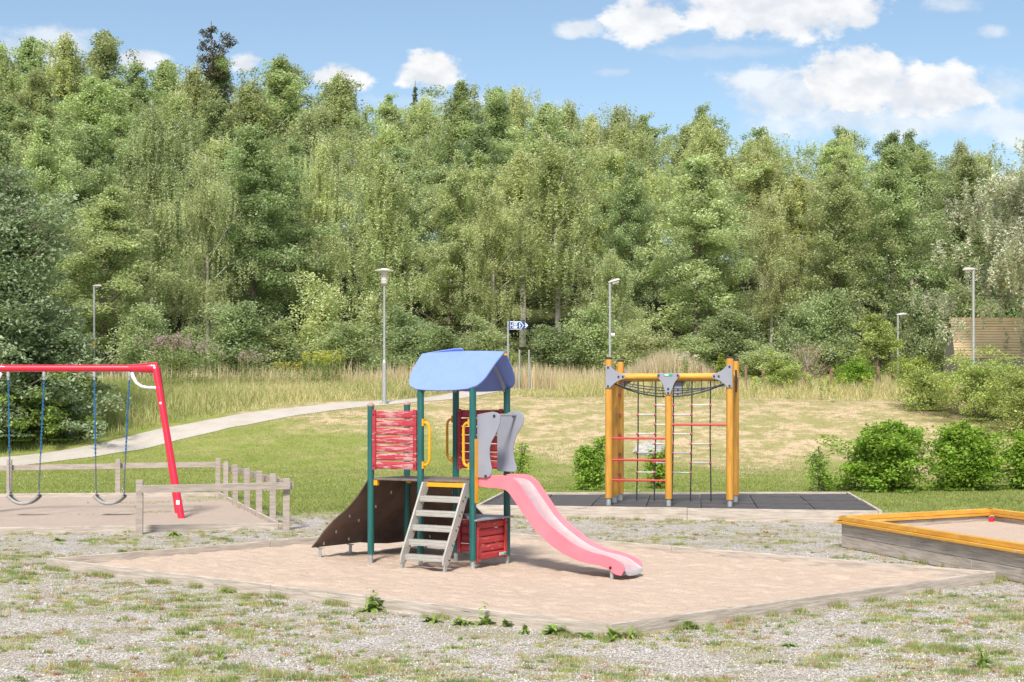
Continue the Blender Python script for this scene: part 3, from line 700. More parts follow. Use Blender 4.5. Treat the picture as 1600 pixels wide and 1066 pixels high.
def cpost(x, y, h, lab=None):
    p = MB().tube([(x,y,.13),(x,y,.8),(x,y,1.6),(x,y,h)], R_, 16).build('post', M['ochre'], clm)
    MB().tube([(x,y,-.02),(x,y,.135)], .045, 12).build('foot', M['galv'], p)
    if h > 2.5: MB().tube([(x,y,h),(x,y,h+.02),(x,y,h+.035)], [.070,.070,.05], 16).build('cap', M['bolt'], p)
    return p
cpost(0,0,HT); cpost(WX,0,HT); cpost(WX/2,0,BZ-.05); cpost(0,WYd,HT); cpost(WX,WYd,HT); cpost(0.0,WYd/2,BZ-.05)
for y in (0, WYd): MB().tube([(R_,y,BZ),(WX/2,y,BZ),(WX-R_,y,BZ)], .060, 16).build('beam', M['ochre_rail'], clm)
MB().tube([(0,R_,BZ),(0,WYd-R_,BZ)], .058, 14).build('beam', M['ochre_rail'], clm)
MB().tube([(WX,R_,BZ),(WX,WYd-R_,BZ)], .058, 14).build('beam', M['ochre_rail'], clm)
def cplate(pts, y, th=.014):
    pp = resample(pts+[pts[0]])[:-1] if False else pts
    o = MB().prism(pp, lambda x, z: (x, y-th, z), lambda x, z: (x, y, z)).build('corner_plate', M['grey_panel'], clm, bevel=.003)
    return o
def arc(a, b, c, n=6):                        # quadratic curve a-c bending towards b
    return [tuple((1-t)**2*a[q]+2*t*(1-t)*b[q]+t*t*c[q] for q in (0,1)) for t in [i/n for i in range(n+1)]]
for y, sg in ((-R_-.002, -1), (WYd+R_+.016, 1)):
    for x, s in ((0, 1), (WX, -1)):
        a = (x-s*.045, BZ+.19); b = (x+s*.03, BZ+.21); c = (x+s*.31, BZ+.035); d = (x+s*.31, BZ-.035); e = (x+s*.03, BZ-.21); f = (x-s*.045, BZ-.20)
        o = cplate([a]+arc(b, (x+s*.14, BZ+.06), c)+arc(d, (x+s*.14, BZ-.06), e)+[f], y)
        bt = MB()
        for q in ((x, BZ+.17),(x, BZ-.17),(x+s*.27, BZ),(x+s*.19, BZ)): bt.tube([(q[0], y-.03, q[1]),(q[0], y-.012, q[1])], .018, 10)
        bt.build('bolt', M['bolt'], o)
    o = cplate([(WX/2-.20, BZ+.055),(WX/2+.20, BZ+.055),(WX/2+.205, BZ+.02)]+arc((WX/2+.16, BZ-.05),(WX/2+.10, BZ-.10),(WX/2+.035, BZ-.33))+arc((WX/2-.035, BZ-.33),(WX/2-.10, BZ-.10),(WX/2-.16, BZ-.05))+[(WX/2-.205, BZ+.02)], y)
    bt = MB()
    for q in ((-.17,.02),(.17,.02),(0,-.22),(0,-.295)): bt.tube([(WX/2+q[0], y-.03, BZ+q[1]),(WX/2+q[0], y-.012, BZ+q[1])], .018, 10)
    bt.build('bolt', M['bolt'], o)
pl = MB().box((WX/2, -R_-.020, BZ+.027), (.155,.006,.042)).build('maker_plate', M['green_plate'], clm, bevel=.003)
MB().box((WX/2-.028, -R_-.0245, BZ+.027), (.070,.003,.020)).build('lettering', M['sign_white'], pl)
for z in (1.36-ZP, .97-ZP, .605-ZP): MB().tube([(R_,0,z+.02),(WX/2-R_,0,z+.02)], .019, 12).build('bar', M['red_metal'], clm)
MB().tube([(WX/2+R_,0,1.61-ZP+.02),(WX-R_,0,1.61-ZP+.02)], .019, 12).build('bar', M['red_metal'], clm)
for z in (2.0,1.63,1.25,.88,.50):              # climbing holds on the rear left post
    h = MB().tube([(.0,WYd-R_-.0,z),(.0,WYd-R_-.05,z)], .030, 10)
    h.v = h.v; h.build('hold', M['knob'], clm)
# rope ladders at the back
rx = [WX*(k) for k in (.155,.31,.465,.625,.785)]; YB = WYd+.02
zof = lambda c: (CH+(HY-(540+c/3.807))*27.0/FL)-ZP
cols_r = {0:(412,526,640,755), 1:(355,470,585,697), 2:(412,526,640,755), 3:(355,470,585,697)}
for i, x in enumerate(rx):
    b = x-.03 if i < 4 else x+.01
    MB().tube([(x,YB,BZ-.02),(x*.995,YB+.01,1.2),(b,YB,.0)], .0125, 8).build('rope', M['rope'], clm)
for k, cs in cols_r.items():
    for c in cs:
        z = zof(c); sh = -.03*(1-z/2.3); a, b = rx[k]+sh, rx[k+1]+sh*(1 if k < 3 else .2)
        o = MB().tube([(a,YB-.004,z),(b,YB-.004,z)], .014, 10).build('rung', M['rung'], clm)
        for xx in (a, b): MB().tube([(xx-.022,YB-.004,z),(xx-.012,YB-.004,z),(xx+.012,YB-.004,z),(xx+.022,YB-.004,z)], [.018,.027,.027,.018], 10).build('knob', M['knob'], o)
# side rope left and sagging net between the beams
MB().tube([(.0,.26,BZ),(.0,.26,.0)], .0125, 8).build('rope', M['rope'], clm)
for z in (.35,.72,1.1,1.5,1.85):
    MB().tube([(0,.235,z),(0,.285,z)], [.02,.02], 8).build('knob', M['knob'], clm)
net = MB(); NV = []
for k, y in enumerate((.16,.42,.70,.98,1.26)):
    sag = (.23,.24,.21,.17,.12)[k]
    pl_ = [(.04+(WX-.08)*t, y, BZ-.10-sag*(1-(2*t-1)**2)-.03*math.sin(3*t+k)) for t in np.linspace(0,1,19)]
    NV.append(pl_); net.tube(pl_, .009, 8)
for i in (2,5,8,11,14,16):
    net.tube([(NV[0][i][0],.0,BZ-.02)]+[NV[k][i] for k in range(5)]+[(NV[4][i][0],WYd,BZ-.02)], .007, 6)
net.build('sagging_net', M['net_blue'], clm)
MB().tube([(WX+.075,.42,BZ+.12),(WX+.085,.42,BZ-.05),(WX+.08,.42,BZ-.28)], .018, 8).build('rope_end', M['rope'], clm)

# ------------------------------------------------------------------ wooden sandbox at right
sb = thing('sandbox', 'raised grey timber sandbox with ochre yellow rim boards', 'sandbox', (4.52, 19.7, 0))
so_ = Vector((4.52,19.7,0))
q0 = Vector((4.52,19.7,0)); q1 = Vector((5.62,15.3,0)); q3 = Vector((7.12,21.25,0)); q2 = q1+(q3-q0)
LP = [q0, q1, q2, q3]
for i in range(4):
    a, b = LP[i]-so_, LP[(i+1)%4]-so_; d = (b-a).normalized(); nin = Vector((-d.y, d.x, 0)); cen = (q0+q2)/2-so_
    if (cen-a).dot(nin) < 0: nin = -nin
    L_ = (b-a).length
    for zc, cuts in ((.085,(0,.72,1)), (.245,(0,.42,1))):
        for j in range(2):
            p = a+d*(L_*cuts[j]+(.003 if j else .03)); q = a+d*(L_*cuts[j+1]-(.0 if j else .003)-(.03 if j else 0))
            MB().beam(p+nin*.04+Vector((0,0,zc)), q+nin*.04+Vector((0,0,zc)), .05, .155).build('board', M['edge_wood'], sb, bevel=.005, sm=False)
    cu = (0,.45,1) if i == 0 else (0,.5,1)
    for j in range(2):
        ex_ = .06
        p = a+d*(L_*cu[j]+(.002 if j else -ex_)); q = a+d*(L_*cu[j+1]+(ex_-.004 if j else -.002))
        MB().beam(p+nin*.025+Vector((0,0,.350)), q+nin*.025+Vector((0,0,.350)), .15, .036).build('ledge', M['ochre_rail'], sb, bevel=.004, sm=False)
        MB().beam(p+nin*.045+d*.04*(1-j)+Vector((0,0,.402)), q+nin*.045-d*.04*j+Vector((0,0,.402)), .10, .060).build('rim_board', M['ochre_rail'], sb, bevel=.004, sm=False)
tag(quad_sheet('sandbox_sand', (q0.x+.1,q0.y), (q1.x+.05,q1.y+.1), (q2.x-.1,q2.y), (q3.x,q3.y-.1), SANDM, lambda x, y: .24+.06*(fbm(x,y,.8)-.5), 40), 'pale sand filling the yellow-rimmed sandbox', kind='structure')
toy = thing('toy_bucket', 'small red plastic toy lying in the far corner of the sandbox', 'toy', (7.02, 20.9, .26)); toy.scale = (.6,.6,.6)
MB().tube([(0,0,-.03),(0,0,.06),(0,0,.10)], [.055,.07,.072], 14).build('bucket', M['toy_red'], toy)
MB().tube([(-.07,0,.1),(-.05,-.03,.13),(0,-.04,.145),(.05,-.03,.13),(.07,0,.1)], .006, 6).build('bail', M['white_metal'], toy)

# ------------------------------------------------------------------ lamps, sign, stakes, boulder
def lamp_top(px, Yd, ytop, label):
    X = gx(px, Yd); z0 = zt(X, Yd); H = gz(ytop, Yd)-z0
    t = thing('park_lamp', label, 'lamp', (X, Yd, z0), 0, 'lamp posts')
    MB().tube([(0,0,-.1),(0,0,1.55)], .085, 14).tube([(0,0,1.55),(0,0,1.66)], [.085,.05], 14).build('pole_base', M['galv'], t)
    MB().tube([(0,0,-.05),(0,0,.05)], .17, 14).build('base_plate', M['galv'], t)
    MB().tube([(0,0,1.6),(0,0,H-.6)], .048, r2=.040, n=12).build('pole', M['galv'], t)
    MB().tube([(0,0,H-.62),(0,0,H-.56),(0,0,H-.47)], [.05,.13,.13], 16).build('lamp_socket', M['lamp_grey'], t)
    MB().tube([(0,0,H-.46),(0,0,H-.10)], .125, 16).build('lamp_glass', M['lamp_glass'], t)
    MB().tube([(0,0,H-.10),(0,0,H-.085),(0,0,H-.06),(0,0,H-.05),(0,0,H),(0,0,H+.0)], [.14,.36,.36,.15,.12,.02], 24).build('lamp_shade', M['white_metal'], t)
    return t
lamp_top(600.5, 53.3, 420, 'grey park lamp with a flat round shade where the path tops the lawn')
def lamp_side(px, Yd, ytop, side, label, r=.05, band=False, sc=1., tilt=.25):
    X = gx(px, Yd); z0 = zt(X, Yd); H = gz(ytop, Yd)-z0
    t = thing('street_lamp', label, 'lamp', (X, Yd, z0), 0, 'lamp posts')
    MB().tube([(0,0,-.1),(0,0,1.3),(0,0,1.4)], [.08,.08,r], 12).build('pole_base', M['galv'], t)
    MB().tube([(0,0,1.3),(0,0,H)], r, 12).build('pole', M['galv'], t)
    q = [(-.08,0),(.05,.02),(.25,.05),(.42,.07),(.56,.06)]
    hd = MB(); vs = []; n = 14; prof = [(-.10,.05,.0),(-.02,.10,.01),(.15,.14,.045),(.35,.16,.06),(.50,.12,.055),(.58,.03,.04)]
    for (x, rr, zz) in prof:
        for j in range(n):
            th = 2*PI*j/n; vs.append((side*x*sc, rr*math.cos(th)*sc, H+tilt*x*sc+(.0+rr*.75*math.sin(th)*(1 if math.sin(th) > 0 else .75))*sc))
    k = len(prof); fs = [(i*n+j, i*n+(j+1)%n, (i+1)*n+(j+1)%n, (i+1)*n+j) for i in range(k-1) for j in range(n)]+[tuple(range(n)), tuple((k-1)*n+j for j in range(n))]
    hd.add(vs, fs).build('lamp_head', M['lamp_grey'], t)
    g = MB(); g.tube([(side*.14*sc,0,H-.07*sc),(side*.48*sc,0,H+.03*sc)], .09*sc, 10).build('lamp_lens', M['lamp_glass'], t)
    if band: MB().tube([(0,0,gz(541,Yd)-z0),(0,0,gz(536,Yd)-z0)], r+.01, 10).build('reflector_band', M['yellow'], t)
    return t
l = lamp_side(953, 62, 441, 1, 'street lamp behind the climbing frame with a small white box on its pole', .055, sc=.78)
MB().tube([(.06,-.05,gz(523.5,62)-zt(gx(953,62),62)),(.2,-.05,gz(523.5,62)-zt(gx(953,62),62))], .08, 10).build('pole_box', M['white_metal'], l)
lamp_side(1521, 54.5, 421, -1, 'tall street lamp in front of the slatted timber roof at right', .055, sc=.72, tilt=-.05)
lamp_side(1403, 70, 492, 1, 'distant street lamp half hidden behind the small pale tree', .05, sc=.75, tilt=.05)
lamp_side(147, 47, 447, 1, 'slim lamp with a yellow band standing between the leafy trees at far left', .035, band=True, sc=.45, tilt=.0)
# direction sign
YS = 64; X = gx(793.8, YS); z0 = zt(X, YS); H = gz(501.5, YS)-z0
t = thing('direction_sign', 'blue arrow signpost on a grey pole behind the tower roof', 'sign', (X, YS, z0))
MB().tube([(0,0,-.1),(0,0,H)], .045, 10).build('pole', M['galv'], t)
k = YS/FL; top = H-.02; hh = 13*k/2; zc = top-hh
def arrow(x0, x1, tip, s, y, m, name, par):
    return MB().prism([(x0,zc-hh*s),(x1,zc-hh*s),(tip,zc),(x1,zc+hh*s),(x0,zc+hh*s)], lambda x, z: (x, y, z), lambda x, z: (x, y+.01, z)).build(name, m, par)
f0 = arrow(.045, 25*k, 32.5*k, 1, -.030, M['sign_blue'], 'sign_board', t)
arrow(.08, 20*k, 24.5*k, .96, -.042, M['sign_white'], 'border', f0); arrow(2.6*k, 19.4*k, 23.2*k, .80, -.054, M['sign_blue'], 'field', f0)
wr = MB()
def wb(xa, xb, za, zb): wr.box(((xa+xb)/2*k, -.058, zc+(za+zb)/2*hh), (abs(xb-xa)*k, .006, abs(zb-za)*hh))
for r_ in (.40,-.40):                          # pictogram squares, text lines
    wb(3.3,4.0,r_-.22,r_+.22); wb(7.0,7.7,r_-.22,r_+.22)
wb(3.3,7.7,-.08,.08)
for za in (.62,.34,.10,-.22,-.46,-.66): wb(8.6, 15.5 if za in (.62,-.22) else 14.2, za-.07, za+.07)
wb(17.6,18.3,-.6,.6); wb(18.3,20,-.1,.1); wb(18.6,19.3,.3,.55); wb(18.6,19.3,-.55,-.3)
wr.build('lettering', M['sign_white'], f0)
MB().prism([(26*k,zc-hh*.62),(27.4*k,zc-hh*.62),(31.2*k,zc),(27.4*k,zc+hh*.62),(26*k,zc+hh*.62),(29.4*k,zc)], lambda x, z: (x,-.042,z), lambda x, z: (x,-.03,z)).build('arrow_tip', M['sign_white'], f0)
wr = MB(); wb(26.6,27.8,-.16,.16); wb(27.8,28.6,-.3,.3); wr.build('small_arrow', M['sign_white'], f0)
for px, lb in ((811.5,'short bare grey pole standing next to the blue arrow sign'), (826.5,'short bare grey pole farther right of the blue arrow sign')):
    Xp = gx(px, 62); zp = zt(Xp, 62); t = thing('metal_pole', lb, 'pole', (Xp, 62, zp))
    MB().tube([(0,0,-.1),(0,0,gz(548,62)-zp)], .036, 10).build('tube', M['galv'], t)
    MB().tube([(0,0,gz(548,62)-zp),(0,0,gz(548,62)-zp+.03)], .042, 10).build('cap', M['lamp_grey'], t)
names_st = ['stake left of the pointed conifer, farthest left','stake just left of the pointed conifer','stake right of the climbing frame','leaning stake in front of the low round hedge','stake before the middle of the low hedge','stake at the right end of the low hedge','stake below the pale bare shrub','stake left of the lime green bushes','stake in front of the lime green bushes','stake left of the far lamp','short stake near the right bramble']
for i, (px, yt) in enumerate(((1094,571),(1112,575),(1165,570),(1193,577),(1203,573),(1257,575),(1299,576),(1313,573),(1342,577),(1372,573),(1394,578))):
    Y = 60+random.uniform(-1,1); X = gx(px, Y); z0 = zt(X, Y); H = gz(yt, Y)-z0
    o = MB().tube([(0,0,-.1),(.01,0,H*.5),(random.uniform(-.04,.04),0,H)], .055 if i % 3 else .07, 7).build('stake', M['rust'], None, loc=(X, Y, z0))
    tag(o, 'rusty red wooden '+names_st[i], 'stake', 'stakes in the tall grass')
bl = MB()
for i in range(9):
    for j in range(14):
        th = PI*i/8/2; ph_ = 2*PI*j/14; r = 1+.14*math.sin(3*ph_+i)+random.uniform(-.07,.07)
        bl.v.append((.62*r*math.cos(th)*math.cos(ph_)+.08, .4*r*math.cos(th)*math.sin(ph_), .36*r*math.sin(th)+.1*math.cos(th)*math.cos(ph_)))
bl.f = [(i*14+j, i*14+(j+1)%14, (i+1)*14+(j+1)%14, (i+1)*14+j) for i in range(8) for j in range(14)]
Yb = 38.8; Xb = gx(1010, Yb)
tag(bl.build('boulder', M['stone'], None, loc=(Xb, Yb, gz(714.5,Yb)-.05), sm=False), 'white-grey boulder on the lawn seen through the rope ladders', 'boulder')
# earth mound keeps the boulder on the lawn: ground is flat there, so the stone is bedded with its foot at lawn height
bpy.data.objects['boulder'].location.z = zt(Xb, Yb)-.05
bpy.data.objects['boulder'].location.y = 44.2; bpy.data.objects['boulder'].location.x = gx(1010, 44.2); bpy.data.objects['boulder'].location.z = zt(gx(1010,44.2), 44.2)-.02

# slatted timber roof of a shed beyond the brambles
Yh = 62
hs_ = thing('timber_shed', 'pale timber shed with a sloping roof of horizontal laths behind the brambles', 'shed', (gx(1485,Yh), Yh, zt(gx(1485,Yh),Yh)))
zb = zt(gx(1485,Yh),Yh); zr = gz(498,Yh)-zb; ze = gz(562,Yh)-zb
rf = MB(); n = 15; yb0 = 1.35
for i in range(n):
    t_ = (i+.5)/n; z = ze+(zr-ze)*t_; y = -yb0+yb0*t_+.10*math.sin(PI*t_); x0 = -.05+.22*(1-t_)**2*-1+.03
    rf.box((x0+3.6, y, z), (7.2, .05, (zr-ze)/n*.76))
rf.build('lath_roof', M['lath'], hs_, sm=False)
MB().prism([(-1.45,-.3),(1.4,-.3),(1.4,ze-.1),(.05,zr-.04),(-1.30,ze-.05)], lambda y, z: (.12,y+.03,z), lambda y, z: (7.1,y+.03,z)).build('wall', M['old_wood'], hs_)
MB().beam((-.08,-.02,zr+.01),(7.2,-.02,zr+.01),.12,.05).build('ridge_board', M['lath'], hs_, bevel=.004)

# ------------------------------------------------------------------ trees
def leaves(C0, ln, wd, upb, rg, seedcol, flat=None):
    n = len(C0); nr = rg.normal(size=(n,3)); nr[:,2] = np.abs(nr[:,2])+upb; nr /= np.linalg.norm(nr,axis=1)[:,None]
    a = rg.normal(size=(n,3))
    if flat is not None: a[:,2] -= flat
    a -= nr*(a*nr).sum(1)[:,None]; a /= np.linalg.norm(a,axis=1)[:,None]; b = np.cross(nr, a)
    l = ln*rg.uniform(.7,1.3,(n,1)); w = wd*rg.uniform(.7,1.3,(n,1))
    V = np.stack([C0-a*l/2, C0+b*w/2+a*l*.05, C0+a*l/2, C0-b*w/2+a*l*.05], 1).reshape(-1,3)
    return V, np.arange(4*n).reshape(n,4)
def make_tree(kind, seed, H=12., R=2.9, base=.12, nprim=30, nleaf=14000, ln=.16, wd=.12, clr=.74, droop=0., upang=.5, lim_from=None, top_sharp=.9, trunkr=.16, flatz=.45, ntr=1, hollow=0.):
    rg = np.random.default_rng(seed); rd = random.Random(seed)
    tm = MB(); cl = []
    for tr in range(ntr):
        lean = (rd.uniform(-.06,.06)*H if ntr == 1 else rd.uniform(-.2,.2)*H, rd.uniform(-.03,.03)*H)
        o0 = (0,0) if ntr == 1 else (rd.uniform(-.2,.2)*R, rd.uniform(-.2,.2)*R)
        Ht = H*(1 if tr == 0 else rd.uniform(.75,.95))
        sp = [Vector((o0[0]+lean[0]*t**1.4+math.sin(t*5+seed)*.012*H*t, o0[1]+lean[1]*t, Ht*t*.93)) for t in np.linspace(0,1,9)]
        sp[0].z = -.3
        tm.tube(sp, [trunkr*(1-.9*t)+.012 for t in np.linspace(0,1,9)], 7)
        def at(t): i = min(int(t*8), 7); return sp[i].lerp(sp[i+1], t*8-i)
        np_ = nprim//ntr
        for i in range(np_):
            t = base+(1-base)*((i+.5)/np_)**.85; an = i*2.399+seed+rd.uniform(-.4,.4); e = (t-base)/(1-base)
            env = (max(.14, math.sin(PI*min(1, .14+.86*e)**.85))**.8 if top_sharp < 1 else (1-e)**.8+.05)
            if top_sharp < .9: env = max(env, math.sqrt(max(0, 1-(e)**2.2)))
            ln_ = R*env*rd.uniform(.50,1.25)*(.80+.45*math.sin(an*2+seed)*math.sin(e*9+seed*2+an))*1.12*(1 if ntr == 1 else .75)
            p = at(min(t, .99)*.97); ua = upang*(.5+.9*e)+rd.uniform(-.15,.15)
            d = Vector((math.cos(an)*math.cos(ua), math.sin(an)*math.cos(ua), math.sin(ua)))
            e1 = p+d*ln_*.55; e2 = e1+(d+Vector((0,0,.12-droop*.5))).normalized()*ln_*.45
            tm.tube([p, e1, e2], [trunkr*.28*(1-.6*t), trunkr*.16*(1-.6*t)+.004, .006], 4, cap=False)
            for q in range(6):
                f = rd.uniform(.25+hollow,1.0); c = (p.lerp(e1, f/.55) if f < .55 else e1.lerp(e2, (f-.55)/.45))
                off = Vector((rd.gauss(0,1), rd.gauss(0,1), rd.gauss(0,.9)))*(.17*R*env+.08)
                cl.append((c+off*(.35+.65*min(1, env)), (.75+.5*rd.random())*(.42+.58*min(1, env*1.1)), rd.uniform(.75,1.25)))
    pc = np.array([tuple(c[0]) for c in cl]); ps = np.array([c[1] for c in cl]); pcol = np.array([c[2] for c in cl])
    w = ps**2.4; w /= w.sum(); ix = rg.choice(len(cl), nleaf, p=w)
    g = rg.normal(size=(nleaf,3)); g /= np.linalg.norm(g,axis=1)[:,None]; g *= rg.random((nleaf,1))**.45
    sc = clr*ps[ix][:,None]*np.array([[1,1,flatz]])
    Cn = pc[ix]+g*sc
    if droop:
        # leaves hang in strings: snap plan positions to a few threads per clump and let them down
        th = rg.integers(0, 7, nleaf); key = (ix*7+th); thx = np.random.default_rng(seed+5).normal(size=(len(cl)*7,2))*clr*.62
        dl = rg.random(nleaf)**.8*droop*(.6+.8*np.random.default_rng(seed+6).random(len(cl)*7)[key])
        Cn = np.c_[pc[ix][:,:2]+thx[key]*ps[ix][:,None]+rg.normal(size=(nleaf,2))*.055, pc[ix][:,2]+g[:,2]*.25-dl]
    Cn[:,2] = np.maximum(Cn[:,2], .05)
    V, F_ = leaves(Cn, ln, wd, .8, rg, 0, flat=(1.2 if droop else .3))
    tint = np.ones((nleaf,3))*(pcol[ix]*rg.uniform(.75,1.25,nleaf))[:,None]
    tint[:,0] *= rg.uniform(.85,1.2,nleaf)
    return tm, V, F_, tint
PROTO = {}
def proto(key, leafm, barkm, **kw):
    tm, V, F_, tint = make_tree(key, **kw)
    to = tm.build('trunk', barkm); co = mesh_np('crown', V, F_, leafm, tint)
    md, cd = to.data, co.data; bpy.data.objects.remove(to); bpy.data.objects.remove(co)
    z = V[:,2].max(); r = np.percentile(np.hypot(V[:,0], V[:,1]), 96)
    PROTO[key] = (md, cd, z, r)
for i in range(3): proto(f'birch{i}', L['birch'], M['birch_bark'], seed=11+i, H=12, R=3.2, base=.16+.04*i, nprim=44, nleaf=42000, ln=.12, wd=.07, clr=.56, droop=.8, upang=.95, trunkr=.15)
for i in range(3): proto(f'aspen{i}', L['aspen'], M['bark'], seed=31+i, H=12, R=3.5, base=.12, nprim=46, nleaf=40000, ln=.12, wd=.085, clr=.54, upang=.95, trunkr=.15, flatz=.75)
for i in range(2): proto(f'alder{i}', L['alder'], M['bark'], seed=51+i, H=12, R=3.3, base=.10, nprim=46, nleaf=38000, ln=.12, wd=.085, clr=.54, upang=.8, trunkr=.15, flatz=.7)
for i in range(2): proto(f'tall{i}', L['aspen'] if i else L['birch'], M['bark'] if i else M['birch_bark'], seed=61+i, H=12, R=2.3, base=.38, nprim=34, nleaf=28000, ln=.12, wd=.08, clr=.5, droop=0 if i else .6, upang=1.0, trunkr=.13, flatz=.8)
proto('spruce', L['conifer'], M['bark'], seed=71, H=12, R=2.1, base=.06, nprim=64, nleaf=24000, ln=.16, wd=.055, clr=.42, upang=-.25, top_sharp=2, trunkr=.15, flatz=.35)
proto('pine', L['pine'], M['bark'], seed=74, H=12, R=1.9, base=.55, nprim=13, nleaf=7000, ln=.15, wd=.06, clr=.42, upang=.25, top_sharp=.8, trunkr=.16, flatz=.45)
for i in range(3): proto(f'bush{i}', L[('aspen','alder','birch')[i]], M['bark'], seed=81+i, H=4, R=2.0, base=.03, nprim=33, nleaf=16000, ln=.11, wd=.07, clr=.5, upang=.85, trunkr=.05, ntr=3, top_sharp=.8, flatz=.7)
tree_lab = {}
def place(kind, px, Y, ytop, label, name='tree', cat='tree', group=None, wpx=None, rz=None, X=None):
    md, cd, z, r = PROTO[kind]
    X = gx(px, Y) if X is None else X; g = zt(X, Y); H = gz(ytop, Y)-g
    s = H/z; sxy = s if wpx is None else (wpx*Y/FL/2)/r
    sxy = min(max(sxy, s*.6), s*1.7)
    t = thing(name, label, cat, (X, Y, g), random.uniform(0, 6.28) if rz is None else rz, group); t.scale = (sxy, sxy, s)
    for nm, d in (('trunk', md), ('crown', cd)):
        o = bpy.data.objects.new(nm, d); COL.objects.link(o); o.parent = t
    return t
# the woodland edge, tree by tree
front = [('aspen0',160,72,283,210,'rounded light green tree over the right swing, low at the wood edge','leafy_tree'),
 ('birch0',238,84,150,170,'tall loose birch with a forked pale stem above the rounded tree by the swings','birch_tree'),
 ('birch1',325,77,232,140,'pale yellowish birch in front of the broad dome-shaped tree','birch_tree'),
 ('alder0',395,81,195,210,'broad dome-shaped mid green tree right of the pale birch','leafy_tree'),
 ('birch2',497,86,205,110,'slim pale birch just left of the wide drooping birch','birch_tree'),
 ('birch0',598,76,232,180,'wide drooping birch with white stems right above the round-shaded lamp','birch_tree'),
 ('aspen1',700,84,235,150,'grey-green tree between the two drooping birches','leafy_tree'),
 ('birch1',772,78,285,140,'yellow-green drooping birch rising behind the tower roof','birch_tree'),
 ('birch2',872,80,195,190,'large birch with a bright forked white trunk above the arrow sign','birch_tree'),
 ('birch0',955,75,385,110,'lower birch right behind the lamp of the climbing frame','birch_tree'),
 ('aspen2',985,84,250,130,'soft green tree above the lamp behind the climbing frame','leafy_tree'),
 ('aspen0',1085,77,245,190,'big light green tree with a reddish trunk above the climbing frame','leafy_tree'),
 ('birch1',1205,80,300,120,'dull olive birch with a thin white stem right of the climbing frame','birch_tree'),
 ('aspen1',1300,79,245,170,'broad bright tree above the pale bare shrub','leafy_tree'),
 ('aspen2',1395,80,225,190,'broad bright tree above the small pale tree and far lamp','leafy_tree'),
 ('alder1',1490,83,240,170,'dark green tree behind the tall lamp at right','leafy_tree'),
 ('alder0',1590,84,270,170,'dark green tree mostly hidden by the silver willow','leafy_tree'),
 ('aspen2',70,80,180,180,'tall grey-green tree behind the dark leafy tree at far left','leafy_tree'),
 ('aspen0',118,88,190,150,'mid green tree behind the slim banded lamp, deep in the wood edge','leafy_tree'),
 ('alder1',-20,74,200,180,'dark tree cut by the left edge of the photo','leafy_tree')]
for k, px, Y, yt, w, lb, nm in front: place(k, px, Y, yt, lb, nm, wpx=w, group='trees along the woodland edge')
SKX = [-200,0,60,100,150,200,250,330,400,450,490,560,640,700,745,850,905,960,1010,1110,1150,1185,1230,1330,1400,1500,1545,1600,1800]
SKY_ = [60,62,55,28,45,92,85,88,100,82,122,108,146,140,122,138,172,165,165,162,208,188,212,185,200,215,245,255,260]
zones = [(-400,'above the swings'),(250,'above the short fence'),(470,'above the round-shaded lamp'),(640,'above the blue tower roof'),(830,'above the arrow sign'),(930,'above the climbing frame'),(1180,'above the rusty stakes'),(1340,'above the far lamp'),(1470,'above the timber shed')]
ords = ['first','second','third','fourth','fifth','sixth','seventh','eighth','ninth']
counter = {}
rows = [(90,5.2,.42,'low on the wooded slope','mid'),(99,5.4,.66,'halfway up the slope','mid'),(109,5.6,.84,'high on the wooded slope','hi'),(119,5.8,.97,'just under the skyline','hi'),(129,5.6,1.0,'against the sky','sky')]
for ri, (Y0, sp, f, txt, _) in enumerate(rows):
    Xm = Y0*.365+2; n = int(2*Xm/sp)
    lst = []
    for i in range(n+1):
        X = -Xm+sp*(i+.5*(ri % 2))+random.uniform(-1.1,1.1); Y = Y0+random.uniform(-3,3); px = 800+X*FL/Y
        if px < -120 or px > 1720: continue
        sk = np.interp(px, SKX, SKY_); ft = 290
        yt = sk+(1-f)*(ft-sk)+random.uniform(-14,16)*(1 if f < .98 else .6)
        r = random.random()
        if ri == 4: kind = random.choice(['aspen0','aspen1','aspen2','tall1','birch0','tall1'])
        elif r < .32: kind = random.choice(['birch0','birch1','birch2','tall0'])
        elif r < .78: kind = random.choice(['aspen0','aspen1','aspen2','tall1'])
        elif r < .92: kind = random.choice(['alder0','alder1'])
        else: kind = 'tall0'
        lst.append((X, Y, px, yt, kind))
    for (X, Y, px, yt, kind) in lst:
        zn = [z for z in zones if px >= z[0]][-1][1]; sp_n = {'b':'birch','a':'leafy tree','t':'slender tree','s':'dark conifer'}[kind[0]]
        if kind.startswith('alder'): sp_n = 'darker leafy tree'
        key = (zn, ri, sp_n); c_ = counter.get(key, 0); counter[key] = c_+1
        nm = {'b':'birch_tree','a':'leafy_tree','t':'slender_tree','s':'spruce_tree'}[kind[0]]
        wpx = None
        t = place(kind, px, Y, yt, 'x', nm, X=X, group='trees on the wooded slope')
        t.scale = (max(t.scale[0], 1.2)*random.uniform(1.0,1.3), max(t.scale[1], 1.2)*random.uniform(1.0,1.3), t.scale[2])
        t['_k'] = f'{ords[c_]}|{sp_n}|{zn}|{txt}'
for o in list(COL.objects):
    if '_k' in o.keys():
        a, b, c, d = o['_k'].split('|'); tot = [1 for q in COL.objects if '_k' in q.keys() and q['_k'].split('|')[1:] == [b,c,d]]
        o['label'] = (f'only {b} {d}, {c}' if len(tot) == 1 else f'{a} {b} from the left {d}, {c}')
for o in COL.objects:
    if '_k' in o.keys(): del o['_k']
place('pine', 337, 124, 38, 'dark reddish pine sticking up over the skyline at left', 'pine_tree', wpx=92)
place('spruce', 648, 122, 134, 'dark conifer tip under the small white cloud', 'spruce_tree', wpx=46)
